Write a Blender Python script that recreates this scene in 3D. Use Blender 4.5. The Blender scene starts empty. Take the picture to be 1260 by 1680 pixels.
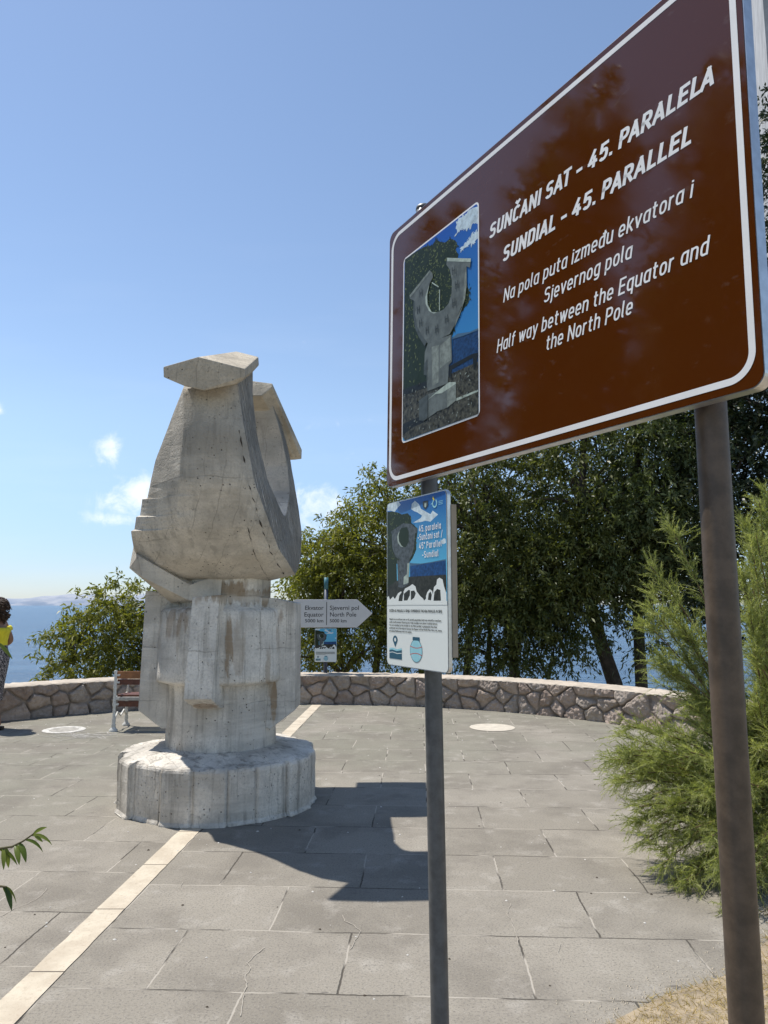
import bpy, bmesh, math, random
import numpy as np
from mathutils import Vector, Matrix, noise
R = math.radians
rng = np.random.default_rng(7)
random.seed(7)
scene = bpy.context.scene
COL = scene.collection

# ------------------------------------------------------------------ camera
CAM_Z = 1.6
PITCH = math.atan(152 / 1190.0)
cam_data = bpy.data.cameras.new('camera')
cam = bpy.data.objects.new('camera', cam_data)
COL.objects.link(cam)
cam.location = (0, 0, CAM_Z)
cam.rotation_euler = (R(90) + PITCH, 0, 0)
cam_data.sensor_fit = 'VERTICAL'
cam_data.sensor_height = 24.0
cam_data.lens = 24.0 * 1190 / 1680
cam_data.clip_start = 0.05
cam_data.clip_end = 60000
scene.camera = cam

# ------------------------------------------------------------------ light
SUN = Vector((-0.39, 0.24, 1.0)).normalized()
EL = math.asin(SUN.z)
world = bpy.data.worlds.new('World')
scene.world = world
world.use_nodes = True
wn, wl = world.node_tree.nodes, world.node_tree.links
wn.clear()
def N(nt, t, **kw):
    n = nt.nodes.new(t)
    for k, v in kw.items():
        if k.startswith('i_'):
            n.inputs[k[2:].replace('_', ' ')].default_value = v
        else:
            setattr(n, k, v)
    return n
W_ = world.node_tree
sky = N(W_, 'ShaderNodeTexSky', sky_type='NISHITA', sun_disc=False, sun_elevation=EL,
        sun_rotation=math.atan2(SUN.x, SUN.y), altitude=0, air_density=1.0, dust_density=0.15, ozone_density=2.2)
bg = N(W_, 'ShaderNodeBackground')
bg.inputs['Strength'].default_value = 0.135
wo = N(W_, 'ShaderNodeOutputWorld')
# clouds: small cumulus puffs low over the sea, in sky directions (x/y, z/y)
tc = N(W_, 'ShaderNodeTexCoord')
sep = N(W_, 'ShaderNodeSeparateXYZ')
wl.new(tc.outputs['Generated'], sep.inputs[0])
def M(nt, op, a, b=None, c=None, clamp=False):
    n = nt.nodes.new('ShaderNodeMath'); n.operation = op; n.use_clamp = clamp
    for i, v in enumerate((a, b, c)):
        if v is None: continue
        if isinstance(v, (int, float)): n.inputs[i].default_value = v
        else: nt.links.new(v, n.inputs[i])
    return n.outputs[0]
ymax = M(W_, 'MAXIMUM', sep.outputs['Y'], 0.05)
U_ = M(W_, 'DIVIDE', sep.outputs['X'], ymax)
V_ = M(W_, 'DIVIDE', sep.outputs['Z'], ymax)
cmb = N(W_, 'ShaderNodeCombineXYZ')
wl.new(U_, cmb.inputs[0]); wl.new(V_, cmb.inputs[1])
nz = N(W_, 'ShaderNodeTexNoise'); nz.inputs['Scale'].default_value = 26; nz.inputs['Detail'].default_value = 9
nz.inputs['Roughness'].default_value = 0.62; nz.inputs['Distortion'].default_value = 0.35
wl.new(cmb.outputs[0], nz.inputs['Vector'])
nz2 = N(W_, 'ShaderNodeTexNoise'); nz2.inputs['Scale'].default_value = 7; nz2.inputs['Detail'].default_value = 6
mp = N(W_, 'ShaderNodeMapping'); mp.inputs['Scale'].default_value = (0.5, 2.6, 1)
wl.new(cmb.outputs[0], mp.inputs[0]); wl.new(mp.outputs[0], nz2.inputs['Vector'])
CL = [(-0.385, 0.217, 0.022, 0.024, 1.1), (-0.352, 0.150, 0.042, 0.030, 1.15), (-0.372, 0.118, 0.05, 0.012, 0.8),
      (-0.100, 0.138, 0.050, 0.032, 0.95), (-0.095, 0.110, 0.030, 0.018, 0.8), (-0.548, 0.272, 0.012, 0.010, 0.9),
      (-0.13, 0.372, 0.05, 0.009, 0.36), (-0.085, 0.255, 0.08, 0.010, 0.33), (-0.40, 0.195, 0.10, 0.008, 0.3), (-0.06, 0.205, 0.06, 0.012, 0.35),
      (0.9, 0.25, 0.2, 0.05, 1.0), (-1.3, 0.3, 0.2, 0.06, 1.0)]
tot = None
for (cu, cv, ru, rv, a) in CL:
    du = M(W_, 'DIVIDE', M(W_, 'SUBTRACT', U_, cu), ru)
    dv = M(W_, 'DIVIDE', M(W_, 'SUBTRACT', V_, cv), rv)
    d2 = M(W_, 'ADD', M(W_, 'MULTIPLY', du, du), M(W_, 'MULTIPLY', dv, dv))
    e = M(W_, 'MULTIPLY', M(W_, 'EXPONENT', M(W_, 'MULTIPLY', d2, -0.8)), a)
    tot = e if tot is None else M(W_, 'MAXIMUM', tot, e)
dens = M(W_, 'ADD', tot, M(W_, 'MULTIPLY', M(W_, 'SUBTRACT', nz.outputs[0], 0.5), 2.6))
cl1 = N(W_, 'ShaderNodeMapRange', interpolation_type='SMOOTHSTEP')
cl1.inputs[1].default_value = 0.30; cl1.inputs[2].default_value = 1.35
wl.new(dens, cl1.inputs[0])
gate = M(W_, 'MULTIPLY', tot, 1.6, clamp=True)
cmask = M(W_, 'MULTIPLY', cl1.outputs[0], gate)
cmask = M(W_, 'MULTIPLY', cmask, 0.78)
veil = N(W_, 'ShaderNodeMapRange'); veil.inputs[1].default_value = 0.5; veil.inputs[2].default_value = 0.85
veil.inputs[4].default_value = 0.10
wl.new(nz2.outputs[0], veil.inputs[0])
low = N(W_, 'ShaderNodeMapRange'); low.inputs[1].default_value = 0.6; low.inputs[2].default_value = 0.05
wl.new(V_, low.inputs[0])
vm = M(W_, 'MULTIPLY', veil.outputs[0], low.outputs[0])
cmask = M(W_, 'MAXIMUM', cmask, vm)
mx = N(W_, 'ShaderNodeMix', data_type='RGBA')
tint = N(W_, 'ShaderNodeMix', data_type='RGBA', blend_type='MULTIPLY')
tint.inputs[0].default_value = 1.0
hz = N(W_, 'ShaderNodeMapRange', interpolation_type='SMOOTHSTEP')
hz.inputs[1].default_value = -0.02; hz.inputs[2].default_value = 0.30
wl.new(V_, hz.inputs[0])
hzc = N(W_, 'ShaderNodeMix', data_type='RGBA')
hzc.inputs[6].default_value = (0.60, 0.69, 0.93, 1); hzc.inputs[7].default_value = (1.22, 1.15, 1.09, 1)
wl.new(hz.outputs[0], hzc.inputs[0]); wl.new(hzc.outputs[2], tint.inputs[7])
wl.new(sky.outputs[0], tint.inputs[6])
SKY_TINT = tint
wl.new(cmask, mx.inputs[0]); wl.new(tint.outputs[2], mx.inputs[6]); mx.inputs[7].default_value = (7.6, 7.9, 8.4, 1)
wl.new(mx.outputs[2], bg.inputs['Color']); wl.new(bg.outputs[0], wo.inputs[0])

sun_data = bpy.data.lights.new('sun', 'SUN')
sun_data.energy = 5.0; sun_data.angle = R(0.5); sun_data.color = (1.0, 0.955, 0.88)
sun = bpy.data.objects.new('sun', sun_data)
COL.objects.link(sun)
sun.rotation_euler = SUN.to_track_quat('Z', 'Y').to_euler()
sun.location = SUN * 40
scene.view_settings.view_transform = 'Standard'
scene.view_settings.look = 'None'
scene.view_settings.exposure = 0.17
scene.view_settings.gamma = 1.0
scene.cycles.max_bounces = 8
scene.cycles.transparent_max_bounces = 8

# ------------------------------------------------------------------ helpers
def at(px, py, D):
    """a point of the place seen at photo pixel (1260x1680), standing D metres ahead"""
    c, s = math.cos(PITCH), math.sin(PITCH)
    u, v = px - 630, py - 840
    y = 1190 * c + v * s
    return Vector((u / y * D, D, CAM_Z + (1190 * s - v * c) / y * D))

def tag(o, label=None, cat=None, group=None, kind=None):
    if label: o['label'] = label
    if cat: o['category'] = cat
    if group: o['group'] = group
    if kind: o['kind'] = kind
    return o
def empty(name, loc=(0, 0, 0), label=None, cat=None, group=None):
    o = bpy.data.objects.new(name, None)
    o.empty_display_size = 0.1
    o.location = loc
    COL.objects.link(o)
    return tag(o, label, cat, group)
def link(name, me, mats, parent=None, inv=True):
    o = bpy.data.objects.new(name, me)
    for m in (mats if isinstance(mats, (list, tuple)) else [mats]):
        me.materials.append(m)
    COL.objects.link(o)
    if parent is not None:
        o.parent = parent
        if inv:   # vertices are given in world space
            o.matrix_parent_inverse = parent_world(parent).inverted()
    return o
def parent_world(p):
    m = Matrix.LocRotScale(p.location, p.rotation_euler, p.scale)
    if p.parent is not None:
        return parent_world(p.parent) @ p.matrix_parent_inverse @ m
    return m

class MB:
    """collects geometry, then builds ONE mesh object"""
    def __init__(self): self.v, self.f, self.m, self.s = [], [], [], []
    def add(self, vs, fs, mi=0, smooth=False):
        o = len(self.v)
        self.v += [tuple(p) for p in vs]
        for f in fs:
            self.f.append([i + o for i in f]); self.m.append(mi); self.s.append(smooth)
        return self
    def box(self, c, size, rot=None, mi=0):
        x, y, z = [s / 2 for s in size]
        pts = [Vector((a * x, b * y, d * z)) for d in (-1, 1) for a, b in ((-1, -1), (1, -1), (1, 1), (-1, 1))]
        if rot is not None: pts = [rot @ p for p in pts]
        c = Vector(c)
        return self.add([p + c for p in pts], [(3, 2, 1, 0), (4, 5, 6, 7), (0, 1, 5, 4), (1, 2, 6, 5), (2, 3, 7, 6), (3, 0, 4, 7)], mi)
    def tube(self, pts, rad, n=10, mi=0, caps=True, smooth=True):
        pts = [Vector(p) for p in pts]
        rad = rad if isinstance(rad, (list, tuple)) else [rad] * len(pts)
        rings = []
        for i, p in enumerate(pts):
            t = (pts[min(i + 1, len(pts) - 1)] - pts[max(i - 1, 0)]).normalized()
            a = Vector((0, 0, 1)) if abs(t.z) < 0.9 else Vector((1, 0, 0))
            x = t.cross(a).normalized(); y = t.cross(x)
            rings += [p + (x * math.cos(2 * math.pi * k / n) + y * math.sin(2 * math.pi * k / n)) * rad[i] for k in range(n)]
        fs = [(i * n + k, i * n + (k + 1) % n, (i + 1) * n + (k + 1) % n, (i + 1) * n + k) for i in range(len(pts) - 1) for k in range(n)]
        self.add(rings, fs, mi, smooth)
        if caps:
            o = len(self.v) - len(rings)
            self.f.append([o + k for k in range(n)][::-1]); self.m.append(mi); self.s.append(False)
            self.f.append([o + (len(pts) - 1) * n + k for k in range(n)]); self.m.append(mi); self.s.append(False)
        return self
    def lathe(self, prof, c=(0, 0, 0), n=24, mi=0, smooth=True):
        c = Vector(c); vs = []
        for r, z in prof:
            vs += [c + Vector((r * math.cos(2 * math.pi * k / n), r * math.sin(2 * math.pi * k / n), z)) for k in range(n)]
        fs = [(i * n + k, i * n + (k + 1) % n, (i + 1) * n + (k + 1) % n, (i + 1) * n + k) for i in range(len(prof) - 1) for k in range(n)]
        self.add(vs, fs, mi, smooth)
        return self
    def prism(self, poly, fr, back, mi=0):
        """poly: list of 3D points; extruded by vector back"""
        n = len(poly); back = Vector(back)
        a = [Vector(p) + Vector(fr) for p in poly]; b = [p + back for p in a]
        return self.add(a + b, [list(range(n)), list(range(2 * n - 1, n - 1, -1))] + [(i, i + n, (i + 1) % n + n, (i + 1) % n) for i in range(n)], mi)
    def build(self, name, mats, parent=None, fix=True):
        me = bpy.data.meshes.new(name)
        me.from_pydata(self.v, [], self.f)
        me.polygons.foreach_set('material_index', self.m)
        me.polygons.foreach_set('use_smooth', self.s)
        if fix:
            bm = bmesh.new(); bm.from_mesh(me)
            bmesh.ops.recalc_face_normals(bm, faces=bm.faces)
            bm.to_mesh(me); bm.free()
        me.update()
        return link(name, me, mats, parent)

def bevel_obj(o, w=0.01, seg=2):
    bm = bmesh.new(); bm.from_mesh(o.data)
    es = [e for e in bm.edges if len(e.link_faces) == 2 and e.calc_face_angle(0) > 0.5]
    bmesh.ops.bevel(bm, geom=es, offset=w, segments=seg, profile=0.6, affect='EDGES', clamp_overlap=True)
    bm.to_mesh(o.data); bm.free()
    return o

# ------------------------------------------------------------------ materials
def new_mat(name):
    m = bpy.data.materials.new(name); m.use_nodes = True
    nt = m.node_tree; nt.nodes.clear()
    out = N(nt, 'ShaderNodeOutputMaterial'); b = N(nt, 'ShaderNodeBsdfPrincipled')
    nt.links.new(b.outputs[0], out.inputs[0])
    return m, nt, b
def rgba(c): return (c[0], c[1], c[2], 1)
def pos(nt, scale=(1, 1, 1), obj=False):
    if obj:
        g = N(nt, 'ShaderNodeTexCoord').outputs['Object']
    else:
        g = N(nt, 'ShaderNodeNewGeometry').outputs['Position']
    mp = N(nt, 'ShaderNodeMapping'); mp.inputs['Scale'].default_value = scale
    nt.links.new(g, mp.inputs[0]); return mp.outputs[0]
def noise_n(nt, vec, sc, det=4, rough=0.55, dist=0.0):
    n = N(nt, 'ShaderNodeTexNoise'); n.inputs['Scale'].default_value = sc; n.inputs['Detail'].default_value = det
    n.inputs['Roughness'].default_value = rough; n.inputs['Distortion'].default_value = dist
    nt.links.new(vec, n.inputs['Vector']); return n.outputs[0]
def rng_n(nt, v, a, b, c=0.0, d=1.0, smooth=True):
    n = N(nt, 'ShaderNodeMapRange'); n.interpolation_type = 'SMOOTHSTEP' if smooth else 'LINEAR'
    for i, x in enumerate((a, b, c, d)): n.inputs[i + 1].default_value = x
    nt.links.new(v, n.inputs[0]); return n.outputs[0]
def mixc(nt, fac, a, b, mode='MIX'):
    n = N(nt, 'ShaderNodeMix', data_type='RGBA', blend_type=mode)
    for i, v in ((0, fac), (6, a), (7, b)):
        if isinstance(v, (int, float)): n.inputs[i].default_value = v
        elif isinstance(v, tuple): n.inputs[i].default_value = rgba(v)
        else: nt.links.new(v, n.inputs[i])
    return n.outputs[2]
def bump(nt, b, h, strength=0.4, dist=0.02, prev=None):
    n = N(nt, 'ShaderNodeBump'); n.inputs['Strength'].default_value = strength; n.inputs['Distance'].default_value = dist
    nt.links.new(h, n.inputs['Height'])
    if prev is not None: nt.links.new(prev, n.inputs['Normal'])
    nt.links.new(n.outputs[0], b.inputs['Normal']); return n.outputs[0]
def plain(name, c, rough=0.6, metal=0.0, var=0.0, sc=8, bmp=0.0, spec=0.5, obj=False):
    m, nt, b = new_mat(name)
    b.inputs['Roughness'].default_value = rough; b.inputs['Metallic'].default_value = metal
    b.inputs['Specular IOR Level'].default_value = spec
    if var or bmp:
        p = pos(nt, obj=obj); n = noise_n(nt, p, sc, 6, 0.6)
        f = rng_n(nt, n, 0.3, 0.7)
        nt.links.new(mixc(nt, f, tuple(x * (1 - var) for x in c), tuple(min(1, x * (1 + var)) for x in c)), b.inputs['Base Color'])
        if bmp: bump(nt, b, noise_n(nt, p, sc * 4, 5), bmp, 0.01)
    else:
        b.inputs['Base Color'].default_value = rgba(c)
    return m

STAINS = [(-1.255, 1.70, .13, .10, .85), (-1.10, 1.66, .10, .07, .6), (-.985, 1.66, .035, .10, .8), (-1.215, 1.25, .035, .24, .75), (-1.14, 1.28, .05, .22, .35), (-.90, .80, .028, .17, .85), (-.93, 1.05, .02, .25, .5), (-1.62, 1.45, .02, .3, .3)]
def concrete(name, base=(0.50, 0.455, 0.385), streak=0.35, stain=0.0, pit=1.0, carve=0.0, grime=0.6, upper=0.0, dark=0.5, top_light=True):
    m, nt, b = new_mat(name)
    b.inputs['Roughness'].default_value = 0.92; b.inputs['Specular IOR Level'].default_value = 0.2
    p = pos(nt)
    big = noise_n(nt, p, 2.2, 6, 0.6)
    c = mixc(nt, rng_n(nt, big, 0.36, 0.64), tuple(x * 0.70 for x in base), tuple(min(1, x * 1.12) for x in base))
    fine = noise_n(nt, p, 60, 4, 0.7)
    c = mixc(nt, rng_n(nt, fine, 0.42, 0.68, 0, 0.5), c, tuple(x * 0.62 for x in base))
    # vertical run-off streaks and grime
    ps = pos(nt, (14, 14, 0.9))
    st = noise_n(nt, ps, 1.0, 5, 0.6)
    c = mixc(nt, rng_n(nt, st, 0.50, 0.66, 0, streak), c, (0.20, 0.18, 0.15))
    # warm rust-brown patches
    if stain:
        sn = noise_n(nt, pos(nt, (5, 5, 1.6)), 1.0, 3, 0.5)
        c = mixc(nt, rng_n(nt, sn, 0.60, 0.66, 0, stain), c, (0.27, 0.17, 0.09))
    for (sx_, sz_, rx_, rz_, am_) in STAINS if stain else ():
        s3 = N(nt, 'ShaderNodeSeparateXYZ'); nt.links.new(N(nt, 'ShaderNodeNewGeometry').outputs['Position'], s3.inputs[0])
        du = M(nt, 'DIVIDE', M(nt, 'SUBTRACT', s3.outputs['X'], sx_), rx_); dv = M(nt, 'DIVIDE', M(nt, 'SUBTRACT', s3.outputs['Z'], sz_), rz_)
        d2 = M(nt, 'ADD', M(nt, 'MULTIPLY', du, du), M(nt, 'MULTIPLY', dv, dv))
        nzz = noise_n(nt, pos(nt, (26, 26, 5)), 1.0, 5, 0.65)
        msk = rng_n(nt, M(nt, 'ADD', d2, M(nt, 'MULTIPLY', M(nt, 'SUBTRACT', nzz, 0.5), 3.6)), 1.1, 0.45, 0, am_)
        c = mixc(nt, msk, c, (0.30, 0.215, 0.13))
    # dark lichen specks and paler cast bands
    lk = M(nt, 'MULTIPLY', rng_n(nt, noise_n(nt, p, 34, 5, 0.75), 0.58, 0.66), rng_n(nt, noise_n(nt, p, 3.1, 4), 0.42, 0.62))
    c = mixc(nt, M(nt, 'MULTIPLY', lk, grime), c, (0.12, 0.11, 0.095))
    bd = noise_n(nt, pos(nt, (0.7, 0.7, 7)), 1.0, 5, 0.6)
    c = mixc(nt, rng_n(nt, bd, 0.5, 0.68, 0, 0.35), c, tuple(min(1, x * 1.28) for x in base))
    if upper:
        s4 = N(nt, 'ShaderNodeSeparateXYZ'); nt.links.new(N(nt, 'ShaderNodeNewGeometry').outputs['Position'], s4.inputs[0])
        zz4 = M(nt, 'ADD', s4.outputs['Z'], M(nt, 'MULTIPLY', M(nt, 'SUBTRACT', noise_n(nt, pos(nt, (3, 3, 1.2)), 1.0, 5, 0.6), 0.5), 1.1))
        c = mixc(nt, rng_n(nt, zz4, 2.35, 2.75, 0, upper), c, (0.215, 0.20, 0.175))
        c = mixc(nt, rng_n(nt, zz4, 2.15, 1.8, 0, 0.4), c, (0.58, 0.52, 0.43))
    # shutter-board seams and pour lines
    s5 = N(nt, 'ShaderNodeSeparateXYZ'); nt.links.new(N(nt, 'ShaderNodeNewGeometry').outputs['Position'], s5.inputs[0])
    wob5 = M(nt, 'MULTIPLY', noise_n(nt, p, 6, 3), 0.05)
    uu = M(nt, 'FRACT', M(nt, 'MULTIPLY', M(nt, 'ADD', M(nt, 'ADD', s5.outputs['X'], M(nt, 'MULTIPLY', s5.outputs['Y'], 0.62)), wob5), 6.7))
    zl = M(nt, 'FRACT', M(nt, 'MULTIPLY', M(nt, 'ADD', s5.outputs['Z'], wob5), 2.35))
    ln1 = M(nt, 'GREATER_THAN', uu, 0.962); ln2 = M(nt, 'GREATER_THAN', zl, 0.985)
    seam = M(nt, 'MULTIPLY', M(nt, 'MAXIMUM', ln1, ln2), rng_n(nt, noise_n(nt, p, 2.7, 4), 0.44, 0.6))
    c = mixc(nt, M(nt, 'MULTIPLY', seam, 0.38), c, (0.19, 0.165, 0.135))
    # pits
    vo = N(nt, 'ShaderNodeTexVoronoi'); vo.inputs['Scale'].default_value = 24
    nt.links.new(p, vo.inputs['Vector'])
    pitm = rng_n(nt, vo.outputs['Distance'], 0.06, 0.16, 1, 0)
    gate = rng_n(nt, noise_n(nt, p, 5, 2), 0.45, 0.6)
    pm = M(nt, 'MULTIPLY', pitm, gate)
    pm = M(nt, 'MULTIPLY', pm, pit)
    c = mixc(nt, pm, c, (0.09, 0.08, 0.07))
    nt.links.new(c, b.inputs['Base Color'])
    h = M(nt, 'SUBTRACT', M(nt, 'SUBTRACT', M(nt, 'MULTIPLY', fine, 0.45), pm), M(nt, 'MULTIPLY', seam, 0.3))
    h = M(nt, 'ADD', h, M(nt, 'MULTIPLY', noise_n(nt, p, 13, 5, 0.6), 0.5))
    if carve:
        wv = N(nt, 'ShaderNodeTexWave', wave_type='BANDS', bands_direction='Y'); wv.inputs['Scale'].default_value = 5.5
        wv.inputs['Distortion'].default_value = 7; wv.inputs['Detail'].default_value = 4; wv.inputs['Detail Scale'].default_value = 1.6
        nt.links.new(pos(nt, (1, 1.5, 0.45)), wv.inputs['Vector'])
        h = M(nt, 'ADD', h, M(nt, 'MULTIPLY', wv.outputs['Fac'], carve))
        c2 = mixc(nt, rng_n(nt, wv.outputs['Fac'], 0.0, 0.42, 0.8, 0), c, (0.15, 0.13, 0.105))
        nt.links.new(c2, b.inputs['Base Color'])
    bump(nt, b, h, 0.75, 0.022)
    return m

MAT = {}
MAT['conc'] = concrete('monument_concrete', base=(0.70, 0.64, 0.545), stain=0.0, streak=0.32, upper=0.38)
MAT['conc_ped'] = concrete('pedestal_concrete', base=(0.76, 0.72, 0.65), stain=0.5, streak=0.40)
MAT['conc_carved'] = concrete('carved_concrete', base=(0.62, 0.58, 0.515), carve=4.5, streak=0.2)
MAT['conc_base'] = concrete('plinth_concrete', base=(0.70, 0.65, 0.575), streak=0.6, pit=1.0, grime=0.85)
MAT['conc_cap'] = concrete('cap_concrete', base=(0.56, 0.49, 0.385), streak=0.25, pit=0.8)
MAT['alu'] = plain('brushed_aluminium', (0.62, 0.64, 0.66), 0.35, 0.9, 0.12, 30)
MAT['white'] = plain('sign_white', (0.80, 0.80, 0.80), 0.25, 0, 0.05, 6)
MAT['post'] = plain('painted_post_grey', (0.085, 0.09, 0.095), 0.45, 0.0, 0.22, 26, 0.06)
MAT['post_brown'] = plain('weathered_post_brown', (0.082, 0.058, 0.040), 0.5, 0.0, 0.3, 22, 0.08)

# ================================================================== setting
TCX, TCY, TR = -1.2, 6.4, 5.7          # the round terrace
def terrain_z(x, y):
    # behind the terrace the bank falls to the sea
    s = y - (12.6 + 0.02 * (x + 1) ** 2 * 0.0)
    r = math.hypot(x - TCX, y - TCY)
    inside = 1.0 if (y < TCY or r < TR + 0.45) else 0.0
    if inside: return -0.03
    t = max(0.0, (r - TR - 0.3) if y > TCY else 0.0)
    return max(-9.2, -0.03 - 0.55 * min(t, 1.0) - 0.42 * max(0, t - 0.6))
gx = np.concatenate([np.linspace(-60, -14, 12), np.linspace(-12, 14, 66), np.linspace(16, 60, 12)])
gy = np.concatenate([np.linspace(-60, -6, 10), np.linspace(-4, 40, 90), np.linspace(42, 60, 5)])
vs = [(x, y, terrain_z(x, y) + (0.0 if terrain_z(x, y) > -0.1 else 0.12 * noise.noise(Vector((x * .7, y * .7, 3))))) for y in gy for x in gx]
nx = len(gx)
fs = [(j * nx + i, j * nx + i + 1, (j + 1) * nx + i + 1, (j + 1) * nx + i) for j in range(len(gy) - 1) for i in range(nx - 1)]
m, nt, b = new_mat('earth')
p = pos(nt)
nt.links.new(mixc(nt, rng_n(nt, noise_n(nt, p, 1.3, 6), 0.35, 0.65), (0.10, 0.085, 0.055), (0.20, 0.17, 0.11)), b.inputs['Base Color'])
b.inputs['Roughness'].default_value = 1; bump(nt, b, noise_n(nt, p, 12, 6), 0.6, 0.05)
tag(MB().add(vs, fs, 0, True).build('ground', m), kind='structure')

# sea
m, nt, b = new_mat('sea_water')
p = pos(nt)
b.inputs['Roughness'].default_value = 0.22; b.inputs['IOR'].default_value = 1.33; b.inputs['Specular IOR Level'].default_value = 0.3
n1 = noise_n(nt, pos(nt, (0.06, 0.22, 1)), 1.0, 7, 0.66, 0.8)
n2 = noise_n(nt, pos(nt, (0.012, 0.06, 1)), 1.0, 4, 0.6)
col = mixc(nt, rng_n(nt, n1, 0.35, 0.7), (0.014, 0.050, 0.115), (0.050, 0.112, 0.195))
col = mixc(nt, rng_n(nt, n2, 0.4, 0.65, 0, 0.45), col, (0.028, 0.08, 0.155))
nt.links.new(col, b.inputs['Base Color'])
nf = noise_n(nt, pos(nt, (0.55, 1.3, 1)), 1.0, 5, 0.6)
bump(nt, b, M(nt, 'ADD', M(nt, 'MULTIPLY', n1, 1.2), M(nt, 'MULTIPLY', nf, 0.35)), 0.9, 0.9)
S_ = 40000
tag(MB().add([(-S_, -200, -8.5), (S_, -200, -8.5), (S_, S_, -8.5), (-S_, S_, -8.5)], [(0, 1, 2, 3)]).build('sea', m), kind='structure')

# far bare limestone island; distance haze is put into its pale bluish colour
m, nt, b = new_mat('island_rock_hazed')
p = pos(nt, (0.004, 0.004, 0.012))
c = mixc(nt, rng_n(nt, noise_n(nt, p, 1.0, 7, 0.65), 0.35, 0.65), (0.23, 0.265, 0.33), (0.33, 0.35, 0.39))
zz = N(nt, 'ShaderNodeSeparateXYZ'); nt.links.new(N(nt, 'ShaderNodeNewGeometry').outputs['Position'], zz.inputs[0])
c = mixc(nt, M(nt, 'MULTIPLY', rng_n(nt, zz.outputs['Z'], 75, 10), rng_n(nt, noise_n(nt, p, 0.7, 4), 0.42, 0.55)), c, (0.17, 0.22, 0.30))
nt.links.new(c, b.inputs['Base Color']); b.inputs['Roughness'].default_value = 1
D0 = 9000.0
vs, fs = [], []
nI = 150
for j in range(14):
    v = j / 13
    for i in range(nI + 1):
        u = i / nI
        x = -6200 + u * 3900
        top = 112 * (0.10 + 1.0 * min(1, max(0, (u - 0.02)) * 1.9) ** 0.8) * (0.90 + 0.13 * math.sin(u * 9 + 1) + 0.10 * math.sin(u * 23)) * min(1, (1 - u) * 6)
        pr = math.sin(v * math.pi) ** 0.8
        z = -12 + (top + 12) * pr * (1 + 0.18 * noise.fractal(Vector((x * .002, v * 5, 1)), 1, 2, 5))
        vs.append((x, D0 + (v - 0.5) * 1500 + 90 * noise.noise(Vector((x * .004, v * 3, 0))), z))
fs = [(j * (nI + 1) + i, j * (nI + 1) + i + 1, (j + 1) * (nI + 1) + i + 1, (j + 1) * (nI + 1) + i) for j in range(13) for i in range(nI)]
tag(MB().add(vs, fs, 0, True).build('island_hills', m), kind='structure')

# pavement
LINE = 0.0459                       # direction of the parallel line, dx per dy
ANG = math.atan(LINE)
def line_x(y): return -1.487 + LINE * (y - 3.18)
m, nt, b = new_mat('concrete_paving')
g = N(nt, 'ShaderNodeNewGeometry').outputs['Position']
wob = N(nt, 'ShaderNodeTexNoise'); wob.inputs['Scale'].default_value = 2.2; wob.inputs['Detail'].default_value = 5
nt.links.new(g, wob.inputs['Vector'])
vm = N(nt, 'ShaderNodeVectorMath', operation='MULTIPLY_ADD'); nt.links.new(wob.outputs['Color'], vm.inputs[0])
vm.inputs[1].default_value = (0.035, 0.035, 0)
wob2 = N(nt, 'ShaderNodeTexNoise'); wob2.inputs['Scale'].default_value = 26; wob2.inputs['Detail'].default_value = 4
nt.links.new(g, wob2.inputs['Vector'])
vm2 = N(nt, 'ShaderNodeVectorMath', operation='MULTIPLY_ADD'); nt.links.new(wob2.outputs['Color'], vm2.inputs[0]); vm2.inputs[1].default_value = (0.011, 0.011, 0)
nt.links.new(g, vm2.inputs[2]); nt.links.new(vm2.outputs[0], vm.inputs[2])
rot = N(nt, 'ShaderNodeVectorRotate', rotation_type='Z_AXIS'); rot.inputs['Angle'].default_value = ANG
nt.links.new(vm.outputs[0], rot.inputs['Vector'])
sp = N(nt, 'ShaderNodeSeparateXYZ'); nt.links.new(rot.outputs[0], sp.inputs[0])
lx0 = line_x(0) * math.cos(ANG)
left = M(nt, 'LESS_THAN', sp.outputs['X'], lx0)
xx = M(nt, 'ADD', sp.outputs['X'], M(nt, 'MULTIPLY', left, 0.33))
yy = M(nt, 'ADD', sp.outputs['Y'], M(nt, 'MULTIPLY', left, 0.40))
cb = N(nt, 'ShaderNodeCombineXYZ')
PAV_X = M(nt, 'ADD', xx, 12.96 + 0.72); PAV_Y = M(nt, 'ADD', yy, 11.4 + 0.18)
nt.links.new(PAV_X, cb.inputs[0]); nt.links.new(PAV_Y, cb.inputs[1])
br = N(nt, 'ShaderNodeTexBrick'); br.offset = 0.5; br.squash = 1.0
nt.links.new(cb.outputs[0], br.inputs['Vector'])
for k, v in (('Scale', 1.0), ('Mortar Size', 0.006), ('Mortar Smooth', 0.6), ('Bias', 0.0), ('Brick Width', 0.81), ('Row Height', 0.57)):
    br.inputs[k].default_value = v
br.inputs['Color1'].default_value = (0, 0, 0, 1); br.inputs['Color2'].default_value = (1, 1, 1, 1); br.inputs['Mortar'].default_value = (0.5, 0.5, 0.5, 1)
rb = N(nt, 'ShaderNodeSeparateColor'); nt.links.new(br.outputs['Color'], rb.inputs[0])
slab = mixc(nt, rb.outputs[0], (0.235, 0.212, 0.175), (0.30, 0.272, 0.228))
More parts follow.
